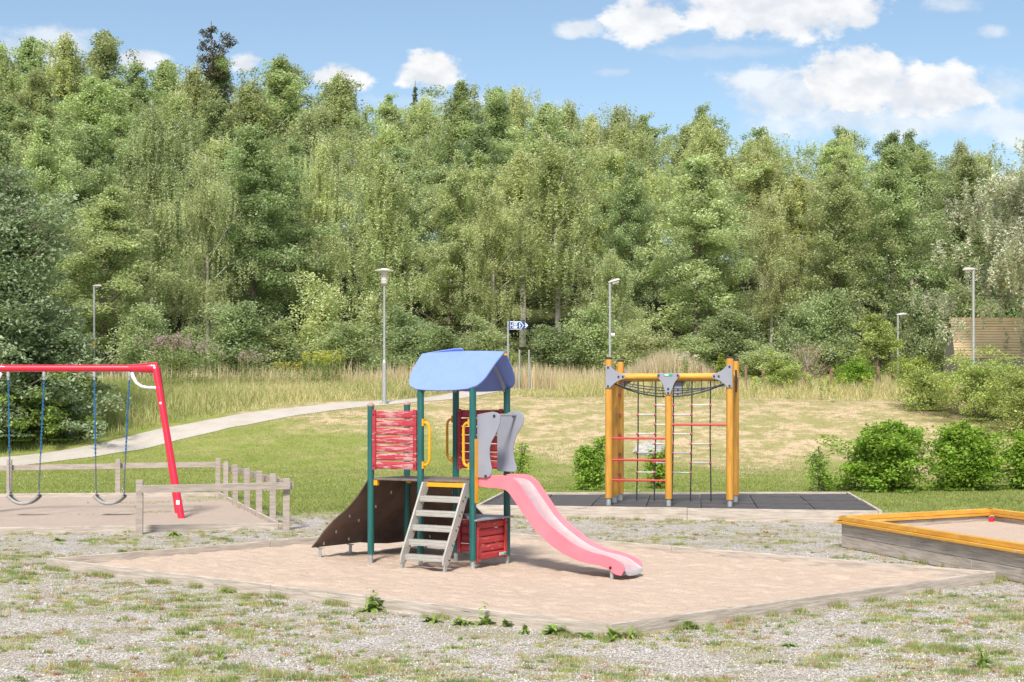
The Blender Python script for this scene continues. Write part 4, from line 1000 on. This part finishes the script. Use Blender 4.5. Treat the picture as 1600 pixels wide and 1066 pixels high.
# bushes at the foot of the wood
bl_ = [(215,70,470,'bush1','dark green thicket bush behind the right leg of the swing frame'),(300,72,505,'bush0','grey-green bush right of the red swing corner'),(370,70,470,'bush1','dark bush over the pinkish flower heads'),(440,71,492,'bush0','rounded bush above the middle of the path'),(505,73,425,'bush2','bright green bush under the slim birch trunks'),(535,69,500,'bush1','bush directly left of the round-shaded lamp'),
 (625,71,478,'bush0','tall grey-green bush right of the round-shaded lamp'),(690,69,510,'bush1','dark bush just left of the blue roof'),(745,72,490,'bush0','bush straight behind the blue roof'),(800,71,545,'bush2','fresh green low bush behind the arrow sign pole'),(865,70,505,'bush1','dark bush right of the two bare poles'),(925,71,470,'bush0','bush left of the lamp behind the climbing frame'),
 (1015,69,495,'bush2','pale rounded bush above the left part of the climbing frame'),(1080,71,520,'bush0','low bush above the middle of the climbing frame'),(1130,72,480,'bush1','bush above the right posts of the climbing frame'),(1180,70,530,'bush0','low grey-green bush above the right end of the climbing frame'),(1240,73,470,'bush1','dark bush behind the pale bare shrub'),(1300,74,450,'bush1','dark bush between the bare shrub and the small pale tree'),(1440,73,450,'bush1','dark bush right of the far lamp'),(1500,75,430,'bush0','bush behind the timber roof left end'),(1570,75,430,'bush1','bush behind the timber roof right part')]
for px, Y, yt, k, lb in bl_: place(k, px, Y, yt, lb, 'bush', 'bush', 'bushes at the foot of the wood', wpx=random.uniform(105,150))

def unique_plant(name, label, cat, X, Y, leafm, barkm, z0=None, **kw):
    tm, V, F_, tint = make_tree(name, **kw); g = zt(X, Y) if z0 is None else z0
    t = thing(name, label, cat, (X, Y, g)); tm.build('stem' if cat != 'tree' else 'trunk', barkm, t)
    mesh_np('foliage' if cat != 'tree' else 'crown', V, F_, leafm, tint, t); return t
# near dark tree at far left, silver willow at right
Yn = 47; 
unique_plant('broadleaf_tree', 'large near tree with dark glossy leaves behind the left swing', 'tree', gx(-45,Yn), Yn, L['dark'], M['bark'], seed=5, H=9.6, R=4.2, base=.02, nprim=90, nleaf=66000, ln=.15, wd=.075, clr=.74, upang=.35, trunkr=.2, top_sharp=.8, ntr=2)
unique_plant('broadleaf_shrub', 'dark leafy shrub low beside the near tree, behind the swing seats', 'shrub', gx(85,46.5), 46.5, L['dark'], M['bark'], seed=6, H=4.6, R=1.9, base=.02, nprim=40, nleaf=17000, ln=.14, wd=.07, clr=.42, upang=.35, trunkr=.08, top_sharp=.8, ntr=2)
Yw = 56
unique_plant('willow_tree', 'silvery grey willow leaning in from the right edge', 'tree', gx(1640,Yw), Yw, L['willow'], M['bark'], seed=9, H=10.0, R=4.0, base=.42, nprim=54, nleaf=120000, ln=.15, wd=.055, clr=.70, droop=.7, upang=.5, trunkr=.22, top_sharp=.8)
# small pale tree, bare shrub, low hedge, lime bushes, pointed conifer
unique_plant('small_tree', 'small pale tree with an open crown in front of the far lamp', 'tree', gx(1372,64), 64, L['bramble'], M['bark'], seed=21, H=3.7, R=1.55, base=.28, nprim=26, nleaf=9000, ln=.10, wd=.06, clr=.36, upang=.7, trunkr=.07, ntr=3, top_sharp=.8)
bare = make_tree('bare', 22, H=2.3, R=1.5, base=.05, nprim=48, nleaf=2600, ln=.09, wd=.03, clr=.35, upang=.9, trunkr=.05, ntr=5, top_sharp=.8)
t = thing('bare_shrub', 'pale brownish half-bare shrub beyond the rusty stakes', 'shrub', (gx(1265,65), 65, zt(gx(1265,65),65)))
bare[0].build('branches', M['old_wood'], t); mesh_np('foliage', bare[1], bare[2], leaf_mat('tan_leaves', (.42,.34,.22), .1), bare[3], t)
def lowbush(label, px, Y, ytop, wpx, m, seed, name='low_bush', n=9000, ln=.08, wd=.05, clr=.3, sharp=.8, upang=.6, H=None):
    X = gx(px, Y); g = zt(X, Y); H = gz(ytop, Y)-g if H is None else H
    return unique_plant(name, label, 'bush' if 'conifer' not in label else 'conifer', X, Y, m, M['bark'], seed=seed, H=H, R=wpx*Y/FL/2, base=.03, nprim=44, nleaf=n, ln=ln, wd=wd, clr=clr, upang=upang, trunkr=.04, ntr=1 if sharp > 1 else 3, top_sharp=sharp)
lowbush('low rounded olive hedge bush behind the rusty stakes', 1218, 59.5, 563, 100, L['bramble'], 91, clr=.26)
lowbush('lime green bush left of the small pale tree', 1335, 60, 562, 80, L['hedge'], 92)
lowbush('lime green bush below the far lamp', 1425, 60, 560, 90, L['thuja'], 93)
lowbush('pointed bright green conifer by the right climber posts', 1127, 61, 548, 30, L['thuja'], 94, 'thuja', 5000, .07, .04, .16, 2, 1.1)
lowbush('airy bramble thicket in front of the timber shed', 1545, 50, 566, 200, L['bramble'], 95, 'bramble_bush', 20000, .085, .05, .42, .8, .5)
lowbush('second airy bramble thicket at the right edge over the hedge bushes', 1615, 47, 580, 150, L['bramble'], 96, 'bramble_bush', 13000, .085, .05, .4)
lowbush('bramble thicket left of the shed over the pale grass', 1450, 52, 580, 130, L['bramble'], 97, 'bramble_bush', 9000, .085, .05, .4)
lowbush('bright bramble foliage under the dark near tree at left', 45, 46.2, 640, 250, L['weed'], 98, 'bramble_bush', 14000, .11, .075, .35)
# hornbeam bushes
def hornbeam(label, px, ybase, ytop, wpx, seed, n=14000, ln=.085, wd=.055, name='hornbeam_bush', clr=.28, base=.07, tr=.045):
    Y = CH*FL/(ybase-HY); X = gx(px, Y); H = gz(ytop, Y)-zt(X, Y)
    return unique_plant(name, label, 'bush', X, Y, L['hedge'], M['bark'], seed=seed, H=H/1.04, R=wpx*Y/FL/2*.90, base=base, nprim=84, nleaf=int(n*1.6), ln=ln, wd=wd, clr=clr, upang=.35, trunkr=tr, ntr=3, top_sharp=.8, flatz=.5)
hornbeam('largest round hornbeam bush right of the rubber mats', 1380, 768, 650, 165, 101, 17000)
hornbeam('second round hornbeam bush behind the sandbox', 1517, 766, 655, 128, 102, 13000)
hornbeam('hornbeam bush cut by the right edge of the photo', 1612, 765, 660, 100, 103, 9000)
hornbeam('narrow young hornbeam left of the climbing frame', 925, 766, 672, 42, 104, 3600, .07, .045, 'hornbeam_sapling', .15, tr=.02)
hornbeam('thin young hornbeam behind the rope ladders', 1028, 764, 690, 30, 105, 1500, .07, .045, 'hornbeam_sapling', .14, tr=.014)
hornbeam('thin sapling behind the far slide wing', 812, 768, 682, 26, 106, 900, .06, .04, 'hornbeam_sapling', .14, tr=.014)
hornbeam('scrawny half-bare sapling left of the largest hornbeam bush', 1284, 768, 690, 36, 107, 700, .07, .045, 'hornbeam_sapling', .13, tr=.014)

# ------------------------------------------------------------------ grass as stuff
def blades(name, label, x, y, z, h, w, tint, lean=.35, seed=1, two=False):
    rg = np.random.default_rng(seed); n = len(x); a = rg.uniform(0, 2*PI, n); la = rg.uniform(0, 2*PI, n); le = rg.random(n)*lean*h
    bx = np.cos(a)*w/2; by = np.sin(a)*w/2
    tx = x+np.cos(la)*le; ty = y+np.sin(la)*le
    if two:
        mx = x+np.cos(la)*le*.3; my = y+np.sin(la)*le*.3
        V = np.stack([np.c_[x-bx,y-by,z], np.c_[x+bx,y+by,z], np.c_[mx+bx*.7,my+by*.7,z+h*.55], np.c_[mx-bx*.7,my-by*.7,z+h*.55], np.c_[tx,ty,z+h*(1-.25*le/h)]], 1).reshape(-1,3)
        i = np.arange(n)*5; F_ = np.concatenate([np.c_[i,i+1,i+2], np.c_[i,i+2,i+3], np.c_[i+3,i+2,i+4]]); tint = np.concatenate([tint]*3)
    else:
        V = np.stack([np.c_[x-bx,y-by,z], np.c_[x+bx,y+by,z], np.c_[tx,ty,z+h]], 1).reshape(-1,3); F_ = np.arange(3*n).reshape(n,3)
    return tag(mesh_np(name, V, F_, L['grass'], tint), label, kind='stuff')
def in_quad(x, y, q, m=0.):
    r = np.ones(len(x), bool); q = [np.array(p) for p in q]; c = sum(q)/4
    for i in range(4):
        a = q[i]; b = q[(i+1)%4]; d = (b-a)/np.linalg.norm(b-a); nn_ = np.array([-d[1], d[0]])
        if (c-a)@nn_ < 0: nn_ = -nn_
        r &= ((x-a[0])*nn_[0]+(y-a[1])*nn_[1]) > -m
    return r
QS = [(pL,pF,pR,pB), (c0,c1,c2_,c3), (q0[:2],q1[:2],q2[:2],q3[:2])]
QSW = (sNL,sNR,sRR,sRL)
def col_mix(n, rg, cols, p=None):
    c = np.array(cols)[rg.choice(len(cols), n, p=p)]; return c*rg.uniform(.75,1.25,(n,1))
# lawn
n = 330000; rg = np.random.default_rng(41); y = 24.5+31.5*rg.random(n)**1.15; x = (rg.random(n)-.5)*2*(y*.37+1)
keep = (y+(fbm(x,y,.8)-.5)*8 > 26.3) & (path_dist(x,y) > .85)
for q in QS: keep &= ~in_quad(x, y, q, .05)
keep &= ~(in_quad(x, y, QSW, .03) & (fbm(x,y,1.1,7) < .50+(-6-x)*.09+(29-y)*.03))
keep &= ~((path_side(x,y) > 1.3) & (x < 2))
x, y = x[keep], y[keep]; n = len(x)
dry = .09*(y-39)+.05*x+(fbm(x,y,.35)-.5)*3.2-1.6*np.clip(fbm(x,y,1.3,22)-.58,0,1)*6*.6; dry = np.clip((dry-.05)/.75, 0, 1)
g = col_mix(n, rg, [(.22,.29,.05),(.27,.32,.08),(.18,.25,.045),(.36,.37,.13)]); d = col_mix(n, rg, [(.56,.44,.28),(.50,.38,.24),(.42,.36,.18),(.28,.29,.10)], [.4,.3,.2,.1])
d = d*(.72+.56*fbm(x*.6,y,1.1,33))[:,None]; g = g*(.8+.4*fbm(x*.6,y,.9,36))[:,None]; pick = (rg.random(n) < dry)[:,None]
blades('lawn_grass', 'short mown grass, green near the swings and straw dry uphill', x, y, hz(x,y), rg.uniform(.02,.055,n)*(1-.3*dry), rg.uniform(.010,.02,n), np.where(pick, d, g), 1.2, 42)
# clover flowers in the lawn
n = 900; y = rg.uniform(31,42,n); x = (rg.random(n)-.5)*2*y*.36; k = (fbm(x,y,.5,9) > .5) & (x < -3) & (path_dist(x,y) > 1) & (path_side(x,y) < 0)
x, y = x[k], y[k]; n = len(x)
blades('clover_flowers', 'tiny white clover heads in the lawn behind the fence', x, y, hz(x,y)+.035, np.full(n,.022), np.full(n,.03), np.full((n,3), .75), .2, 43)
# tall meadow
n = 270000; y = 40+36*rg.random(n); x = (rg.random(n)-.5)*2*(y*.37+1)
ps_ = path_side(x, y)
keep = (((ps_ > 1.25) & (x < 2)) | ((x >= 2) & (y > 55.2+(fbm(x,y,.4,3)-.5)*4)) | ((x > -3.6) & (x < 2) & (y > 55.8+(fbm(x,y,.4,3)-.5)*3))) & (path_dist(x,y) > 1.25)
x, y = x[keep], y[keep]; n = len(x); nf_ = fbm(x,y,.25,4)
edge = np.clip((np.minimum(path_side(x,y), 99)-1.2)/3.0, .18, 1); edge = np.where(x >= 2, np.clip((y-54.5)/3, .2, 1), edge)
h = rg.uniform(.30,.80,n)*edge*(.7+.6*nf_); leftg = np.clip((-x-9)/6, 0, 1)*.7
tan = col_mix(n, rg, [(.72,.60,.34),(.64,.57,.28),(.64,.49,.31),(.50,.49,.20)], [.35,.3,.15,.2]); grn = col_mix(n, rg, [(.30,.37,.09),(.36,.40,.12),(.24,.30,.08)])
pk = (rg.random(n) < (.30+leftg+.5*(1-edge)*(.6)+.5*(vnoise(x,y,.3,8)-.5)))[:,None]
blades('meadow_grass', 'knee-high yellowing meadow grass between the path and the wood', x, y, hz(x,y), h, rg.uniform(.010,.020,n), np.where(pk, grn, tan), 1.15, 44, True)
# seed heads / reeds at the wood edge
n = 26000; x = (rg.random(n)-.5)*2*27; y = rg.uniform(62,71,n); k = (fbm(x,y,.2,6) > .42) | (rg.random(n) < .25); x, y = x[k], y[k]; n = len(x)
blades('reed_grass', 'tall brownish reed grass in front of the wood', x, y, hz(x,y), rg.uniform(.7,1.25,n)*(.6+.7*vnoise(x,y,.5,2))*np.where(x > 9, .55, 1), rg.uniform(.02,.045,n), col_mix(n, rg, [(.66,.50,.34),(.58,.43,.29),(.70,.60,.40),(.44,.42,.22)]), .25, 45, True)
n = 5000; x = rg.normal(gx(1045,64), 1.3, n); y = rg.uniform(62,66,n)
blades('pale_reeds', 'feathery pale reed clump behind the climbing frame beam', x, y, hz(x,y), rg.uniform(1.2,2.1,n)*np.exp(-((x-gx(1045,64))/2.6)**2), rg.uniform(.02,.045,n), col_mix(n, rg, [(.58,.47,.31),(.52,.42,.28),(.62,.54,.38)]), .3, 46, True)
# weeds in the gravel: thousands of small clumps
def clumps(n, ymax, pw, seed, lo, hi, sg0, sg1, h0, h1, cols, thr, p=None, flat=.6):
    rg = np.random.default_rng(seed); y = 9.3+ymax*rg.random(n)**pw; x = (rg.random(n)-.5)*2*(y*.37+.3)
    dn = fbm(x,y,.8,12)*.6+vnoise(x,y,3.,14)*.4; k = dn > thr+rg.normal(0,.10,n); x, y = x[k], y[k]; n = len(x)
    m_ = rg.integers(lo, hi, n); sg = rg.uniform(sg0, sg1, n)**1.0; cc_ = np.array(cols)[rg.choice(len(cols), n, p=p)]*rg.uniform(.8,1.2,(n,1)); hh_ = rg.uniform(h0, h1, n)
    i = np.repeat(np.arange(n), m_); N_ = len(i); X = x[i]+rg.normal(0,1,N_)*sg[i]; Y = y[i]+rg.normal(0,1,N_)*sg[i]*flat; k = np.ones(N_, bool)
    for q in QS: k &= ~in_quad(X, Y, q, .03)
    k &= ~in_quad(X, Y, QSW, .03)
    i, X, Y = i[k], X[k], Y[k]; return X, Y, hh_[i]*rg.uniform(.4,1.2,len(i)), cc_[i]*rg.uniform(.8,1.2,(len(i),1))
GC = [(.26,.34,.07),(.34,.40,.11),(.20,.29,.06),(.40,.40,.16),(.30,.36,.14)]; RC = [(.42,.24,.13),(.52,.42,.22),(.40,.27,.14),(.54,.48,.25)]
x, y, h, c = clumps(15000, 17, 1.2, 61, 8, 50, .008, .042, .012, .042, GC+RC, .47)
blades('gravel_weeds', 'sparse low weeds and moss tufts scattered over the gravel', x, y, hz(x,y)-.003, h, rg.uniform(.005,.011,len(x)), c, 1.3, 47)
x, y, h, c = clumps(1500, 12, 1.3, 62, 60, 200, .03, .085, .02, .055, GC, .56)
blades('grass_tufts', 'small green grass tufts growing through the gravel', x, y, hz(x,y), h, rg.uniform(.004,.009,len(x)), c, .9, 48)
x, y, h, c = clumps(2600, 11, 1.2, 63, 2, 7, .008, .03, .03, .085, RC, .48)
blades('dry_stems', 'thin reddish dry stems standing in the gravel', x, y, hz(x,y), h, rg.uniform(.004,.007,len(x)), c, .35, 50)
# grass creeping over swing sand corner + along edgings
xs_, ys_ = [], []
def along(a, b, n_, sd, off): 
    t = rg.random(n_); t = t[vnoise(t*30, t*0+off*10, 1, 30) > .60]; a = np.array(a); b = np.array(b); d = (b-a)/np.linalg.norm(b-a); nn_ = np.array([-d[1], d[0]])
    p = a+np.outer(t, b-a)+np.outer(np.abs(rg.normal(0, sd, len(t)))+off, nn_); xs_.append(p[:,0]); ys_.append(p[:,1])
along(pF, pL, 5000, .05, .04); along(pR, pF, 3000, .05, .04); along(sNR, sNL, 2500, .06, .04); along((4.46,19.72),(5.5,15.3), 2500, .05, .05); along(c1, c0, 2200, .07, .05)
x = np.concatenate(xs_); y = np.concatenate(ys_); n = len(x)
blades('edging_weeds', 'fringe of grass growing along the foot of the edging boards', x, y, hz(x,y), rg.uniform(.02,.085,n), rg.uniform(.005,.011,n), col_mix(n, rg, [(.22,.31,.06),(.30,.34,.11),(.40,.33,.18)]), .7, 49)
# loose stones
n = 60000; y = 9.3+10*rg.random(n)**1.6; x = (rg.random(n)-.5)*2*(y*.37+.2); keep = np.ones(n, bool)
for q in QS: keep &= ~in_quad(x, y, q, .05)
x, y = x[keep], y[keep]; n = len(x); base = np.array([(1,0,0),(0,1,0),(-1,0,0),(0,-1,0),(0,0,.8),(0,0,-.8)], float)
r = rg.uniform(.003,.0075,n)*(1+.9*(rg.random(n) < .04)); V = base[None]*rg.uniform(.6,1.3,(n,6,1))*r[:,None,None]; th = rg.uniform(0,2*PI,n); c_, s2 = np.cos(th)[:,None], np.sin(th)[:,None]
V = np.stack([V[...,0]*c_-V[...,1]*s2, V[...,0]*s2+V[...,1]*c_, V[...,2]], -1)+np.c_[x,y,hz(x,y)+r*.35][:,None]
fb = np.array([(0,1,4),(1,2,4),(2,3,4),(3,0,4),(1,0,5),(2,1,5),(3,2,5),(0,3,5)]); F_ = (np.arange(n)[:,None,None]*6+fb).reshape(-1,3)
sc_ = np.repeat(np.array([(.56,.53,.50),(.44,.41,.39),(.68,.64,.61),(.20,.19,.18),(.48,.39,.32)])[rg.choice(5,n,p=[.35,.25,.2,.1,.1])], 8, 0)
sm_ = bpy.data.materials.new('loose_stone'); sm_.use_nodes = True; at = N(sm_.node_tree, 'ShaderNodeAttribute', attribute_name='tint'); sm_.node_tree.links.new(at.outputs['Color'], sm_.node_tree.nodes['Principled BSDF'].inputs['Base Color']); sm_.node_tree.nodes['Principled BSDF'].inputs['Roughness'].default_value = .85
tag(mesh_np('loose_stones', V, F_, sm_, sc_), 'loose pale crushed stones on the gravel yard', kind='stuff')

# individual weeds at the boards: rosettes of bent toothed leaves
def weed(px, py, size, seed, label, n=22, upright=.5, stalk=0, leafw=.17):
    p = P(px, py); rd = random.Random(seed); V = []; F_ = []; tint = []
    while in_quad(np.array([p.x]), np.array([p.y]), QS[0], .07)[0]: p = Vector((p.x*.995, p.y*.995, 0))
    def leaf(o, an, el, ln_, w):
        nseg = 6; base_i = len(V); d = Vector((math.cos(an), math.sin(an), 0)); sdv = Vector((-math.sin(an), math.cos(an), 0)); q = Vector(o); e = el
        tt = rd.uniform(.7,1.3)
        for i in range(nseg+1):
            t_ = i/nseg; ww = w*math.sin(PI*min(.98, .12+t_*.88))*(1.25 if i % 2 else .7)
            V.append(tuple(q-sdv*ww)); V.append(tuple(q+Vector((0,0,-.15*ww)))); V.append(tuple(q+sdv*ww))
            q = q+(d*math.cos(e)+Vector((0,0,math.sin(e))))*ln_/nseg; e -= .28+.1*rd.random()
        for i in range(nseg):
            b = base_i+i*3
            F_.append((b,b+1,b+4,b+3)); F_.append((b+1,b+2,b+5,b+4)); tint.extend([(tt,tt,tt)]*2)
    for i in range(n):
        leaf((rd.gauss(0,.01), rd.gauss(0,.01), .0), rd.uniform(0,6.28), rd.uniform(.3,1.2)*(.6+upright), size*rd.uniform(.55,1.1), size*leafw*rd.uniform(.6,.95))
    for s in range(stalk):
        hgt = size*rd.uniform(.9,1.5); a0 = rd.uniform(0,6.28)
        for i in range(11):
            z = hgt*i/11; leaf((math.cos(a0)*.1*z, math.sin(a0)*.1*z, z), rd.uniform(0,6.28), .5, size*.55*(1-.4*i/11), size*leafw*.4)
    t = mesh_np('weed', np.array(V)*1.12, F_, L['weed'], np.array(tint)); t.location = p
    return tag(t, label, 'weed', 'weeds along the boards')
weed(580,955,.20,1,'bushiest bright green weed at the front board left of the slide',20,.7,2)
weed(676,972,.13,2,'leafy weed clump at the board below the ladder',30,.4)
weed(722,976,.15,3,'spreading weed clump at the board left of the board bolt',22,.5)
weed(758,973,.16,4,'upright weed beside the bolt in the front board',14,.9,1)
weed(790,978,.11,5,'pale small weed right of the board bolt',12,.8)
weed(862,990,.16,6,'broad weed clump left of the front corner of the sand pit',26,.5)
weed(820,990,.12,7,'small weed among dry stalks along the front board',12,.8)
weed(916,990,.12,8,'low weed clump just left of the front corner',24,.4)
weed(957,1001,.16,9,'broad-leaved weed right at the front corner of the sand pit',10,1.0,0,.34)
weed(1078,973,.11,10,'little round-leaved weed on the right front board',9,1.0,0,.4)
weed(985,985,.13,11,'thin weed right of the front corner',12,.8)
weed(355,926,.14,12,'flat spreading weed at the left part of the front board',24,.15)
weed(92,846,.15,13,'weed at the foot of the swing pit board',18,.5)
weed(1132,813,.24,14,'weed tuft in front of the rubber mat frame',20,.6)
weed(272,838,.18,15,'weed clump at the swing pit board by the fence post',24,.5)
weed(1535,1045,.17,16,'ferny weed in the lower right corner of the gravel',18,.9,2,.12)
weed(345,1030,.10,17,'slender weed standing alone in the left foreground gravel',6,1.0,2,.14)
weed(1232,1010,.10,18,'low round weed in the right foreground gravel',20,.3)
# goldenrod and purple flower heads in the meadow
def flowers(name, label, px, Y, n, spread, z0, z1, cols, seed, sx=.05):
    rg = np.random.default_rng(seed); X = gx(px, Y); x = rg.normal(X, spread, n); y = rg.normal(Y, spread*.8, n); st = rg.integers(0, max(3, n//50), n); hx = rg.normal(0, spread, n)[st]; hy = rg.normal(0, spread*.8, n)[st]
    top = rg.uniform(z0+.6*(z1-z0), z1, n)[st]; x = X+hx+rg.normal(0,.05,n); y = Y+hy+rg.normal(0,.05,n); z = hz(x,y)+top-rg.random(n)**2*.35
    V, F_ = leaves(np.c_[x,y,z], sx, sx*.7, .4, rg, 0); k = n//3
    V2 = []; 
    t = thing(name, label, 'flowers', (X, Y, float(hz(X,Y)))); off = np.array([X, Y, float(hz(X,Y))])
    tag(mesh_np('flower_heads', V-off, F_, L['grass'], col_mix(n, rg, cols), t), kind='stuff')
    sxy = np.unique(np.c_[hx, hy, top], axis=0); a = np.c_[sxy[:,0], sxy[:,1], np.zeros(len(sxy))]; m = MB()
    for q in sxy: m.tube([(q[0], q[1], 0), (q[0]*1.05, q[1], q[2])], .0035, 3)
    m.build('stalks', M['rust'] if 'purple' in label else M['toy_green'], t)
    # leaves on the stalks
    ns = len(sxy)*46; ii_ = rg.integers(0, len(sxy), ns); c = np.c_[sxy[ii_,0]+rg.normal(0,.06,ns), sxy[ii_,1]+rg.normal(0,.06,ns), sxy[ii_,2]*rg.random(ns)]
    V, F_ = leaves(c, .12, .035, .3, rg, 0); mesh_np('stalk_leaves', V, F_, L['weed'], col_mix(ns, rg, [(.9,.9,.9),(.7,.8,.7)]), t)
flowers('goldenrod', 'yellow goldenrod clump in the meadow left of the round-shaded lamp', 510, 62, 1600, .42, 1.0, 1.75, [(.72,.60,.04),(.62,.58,.06),(.5,.52,.08)], 201)
flowers('yellow_flowers', 'sparse small yellow flowers left of the goldenrod', 455, 62, 400, .5, .8, 1.3, [(.70,.58,.06),(.6,.5,.12)], 202)
flowers('purple_flowers', 'faded purple flower heads right behind the swing frame corner', 262, 58, 1500, .5, 1.6, 2.5, [(.46,.30,.36),(.52,.40,.42),(.36,.28,.28)], 203, .07)
flowers('purple_flowers', 'faded purple flower heads in tall stalks farther right of the swing frame', 305, 60, 1200, .5, 1.4, 2.2, [(.46,.32,.36),(.50,.40,.40),(.38,.30,.28)], 204, .07)
flowers('purple_flowers', 'small faded purple flower stalks above the middle of the path', 385, 61, 900, .6, 1.0, 1.8, [(.44,.32,.34),(.48,.38,.36)], 205, .06)
flowers('white_umbels', 'white umbel flower heads over the climbing frame beam', 1077, 58, 500, .25, 1.3, 1.75, [(.7,.66,.58),(.6,.52,.42)], 206, .06)
flowers('yellow_leafed_weeds', 'yellow-green tall weeds under the rusty stakes at right', 1320, 56, 700, 1.4, .4, .9, [(.62,.60,.10),(.45,.48,.08)], 207, .06)
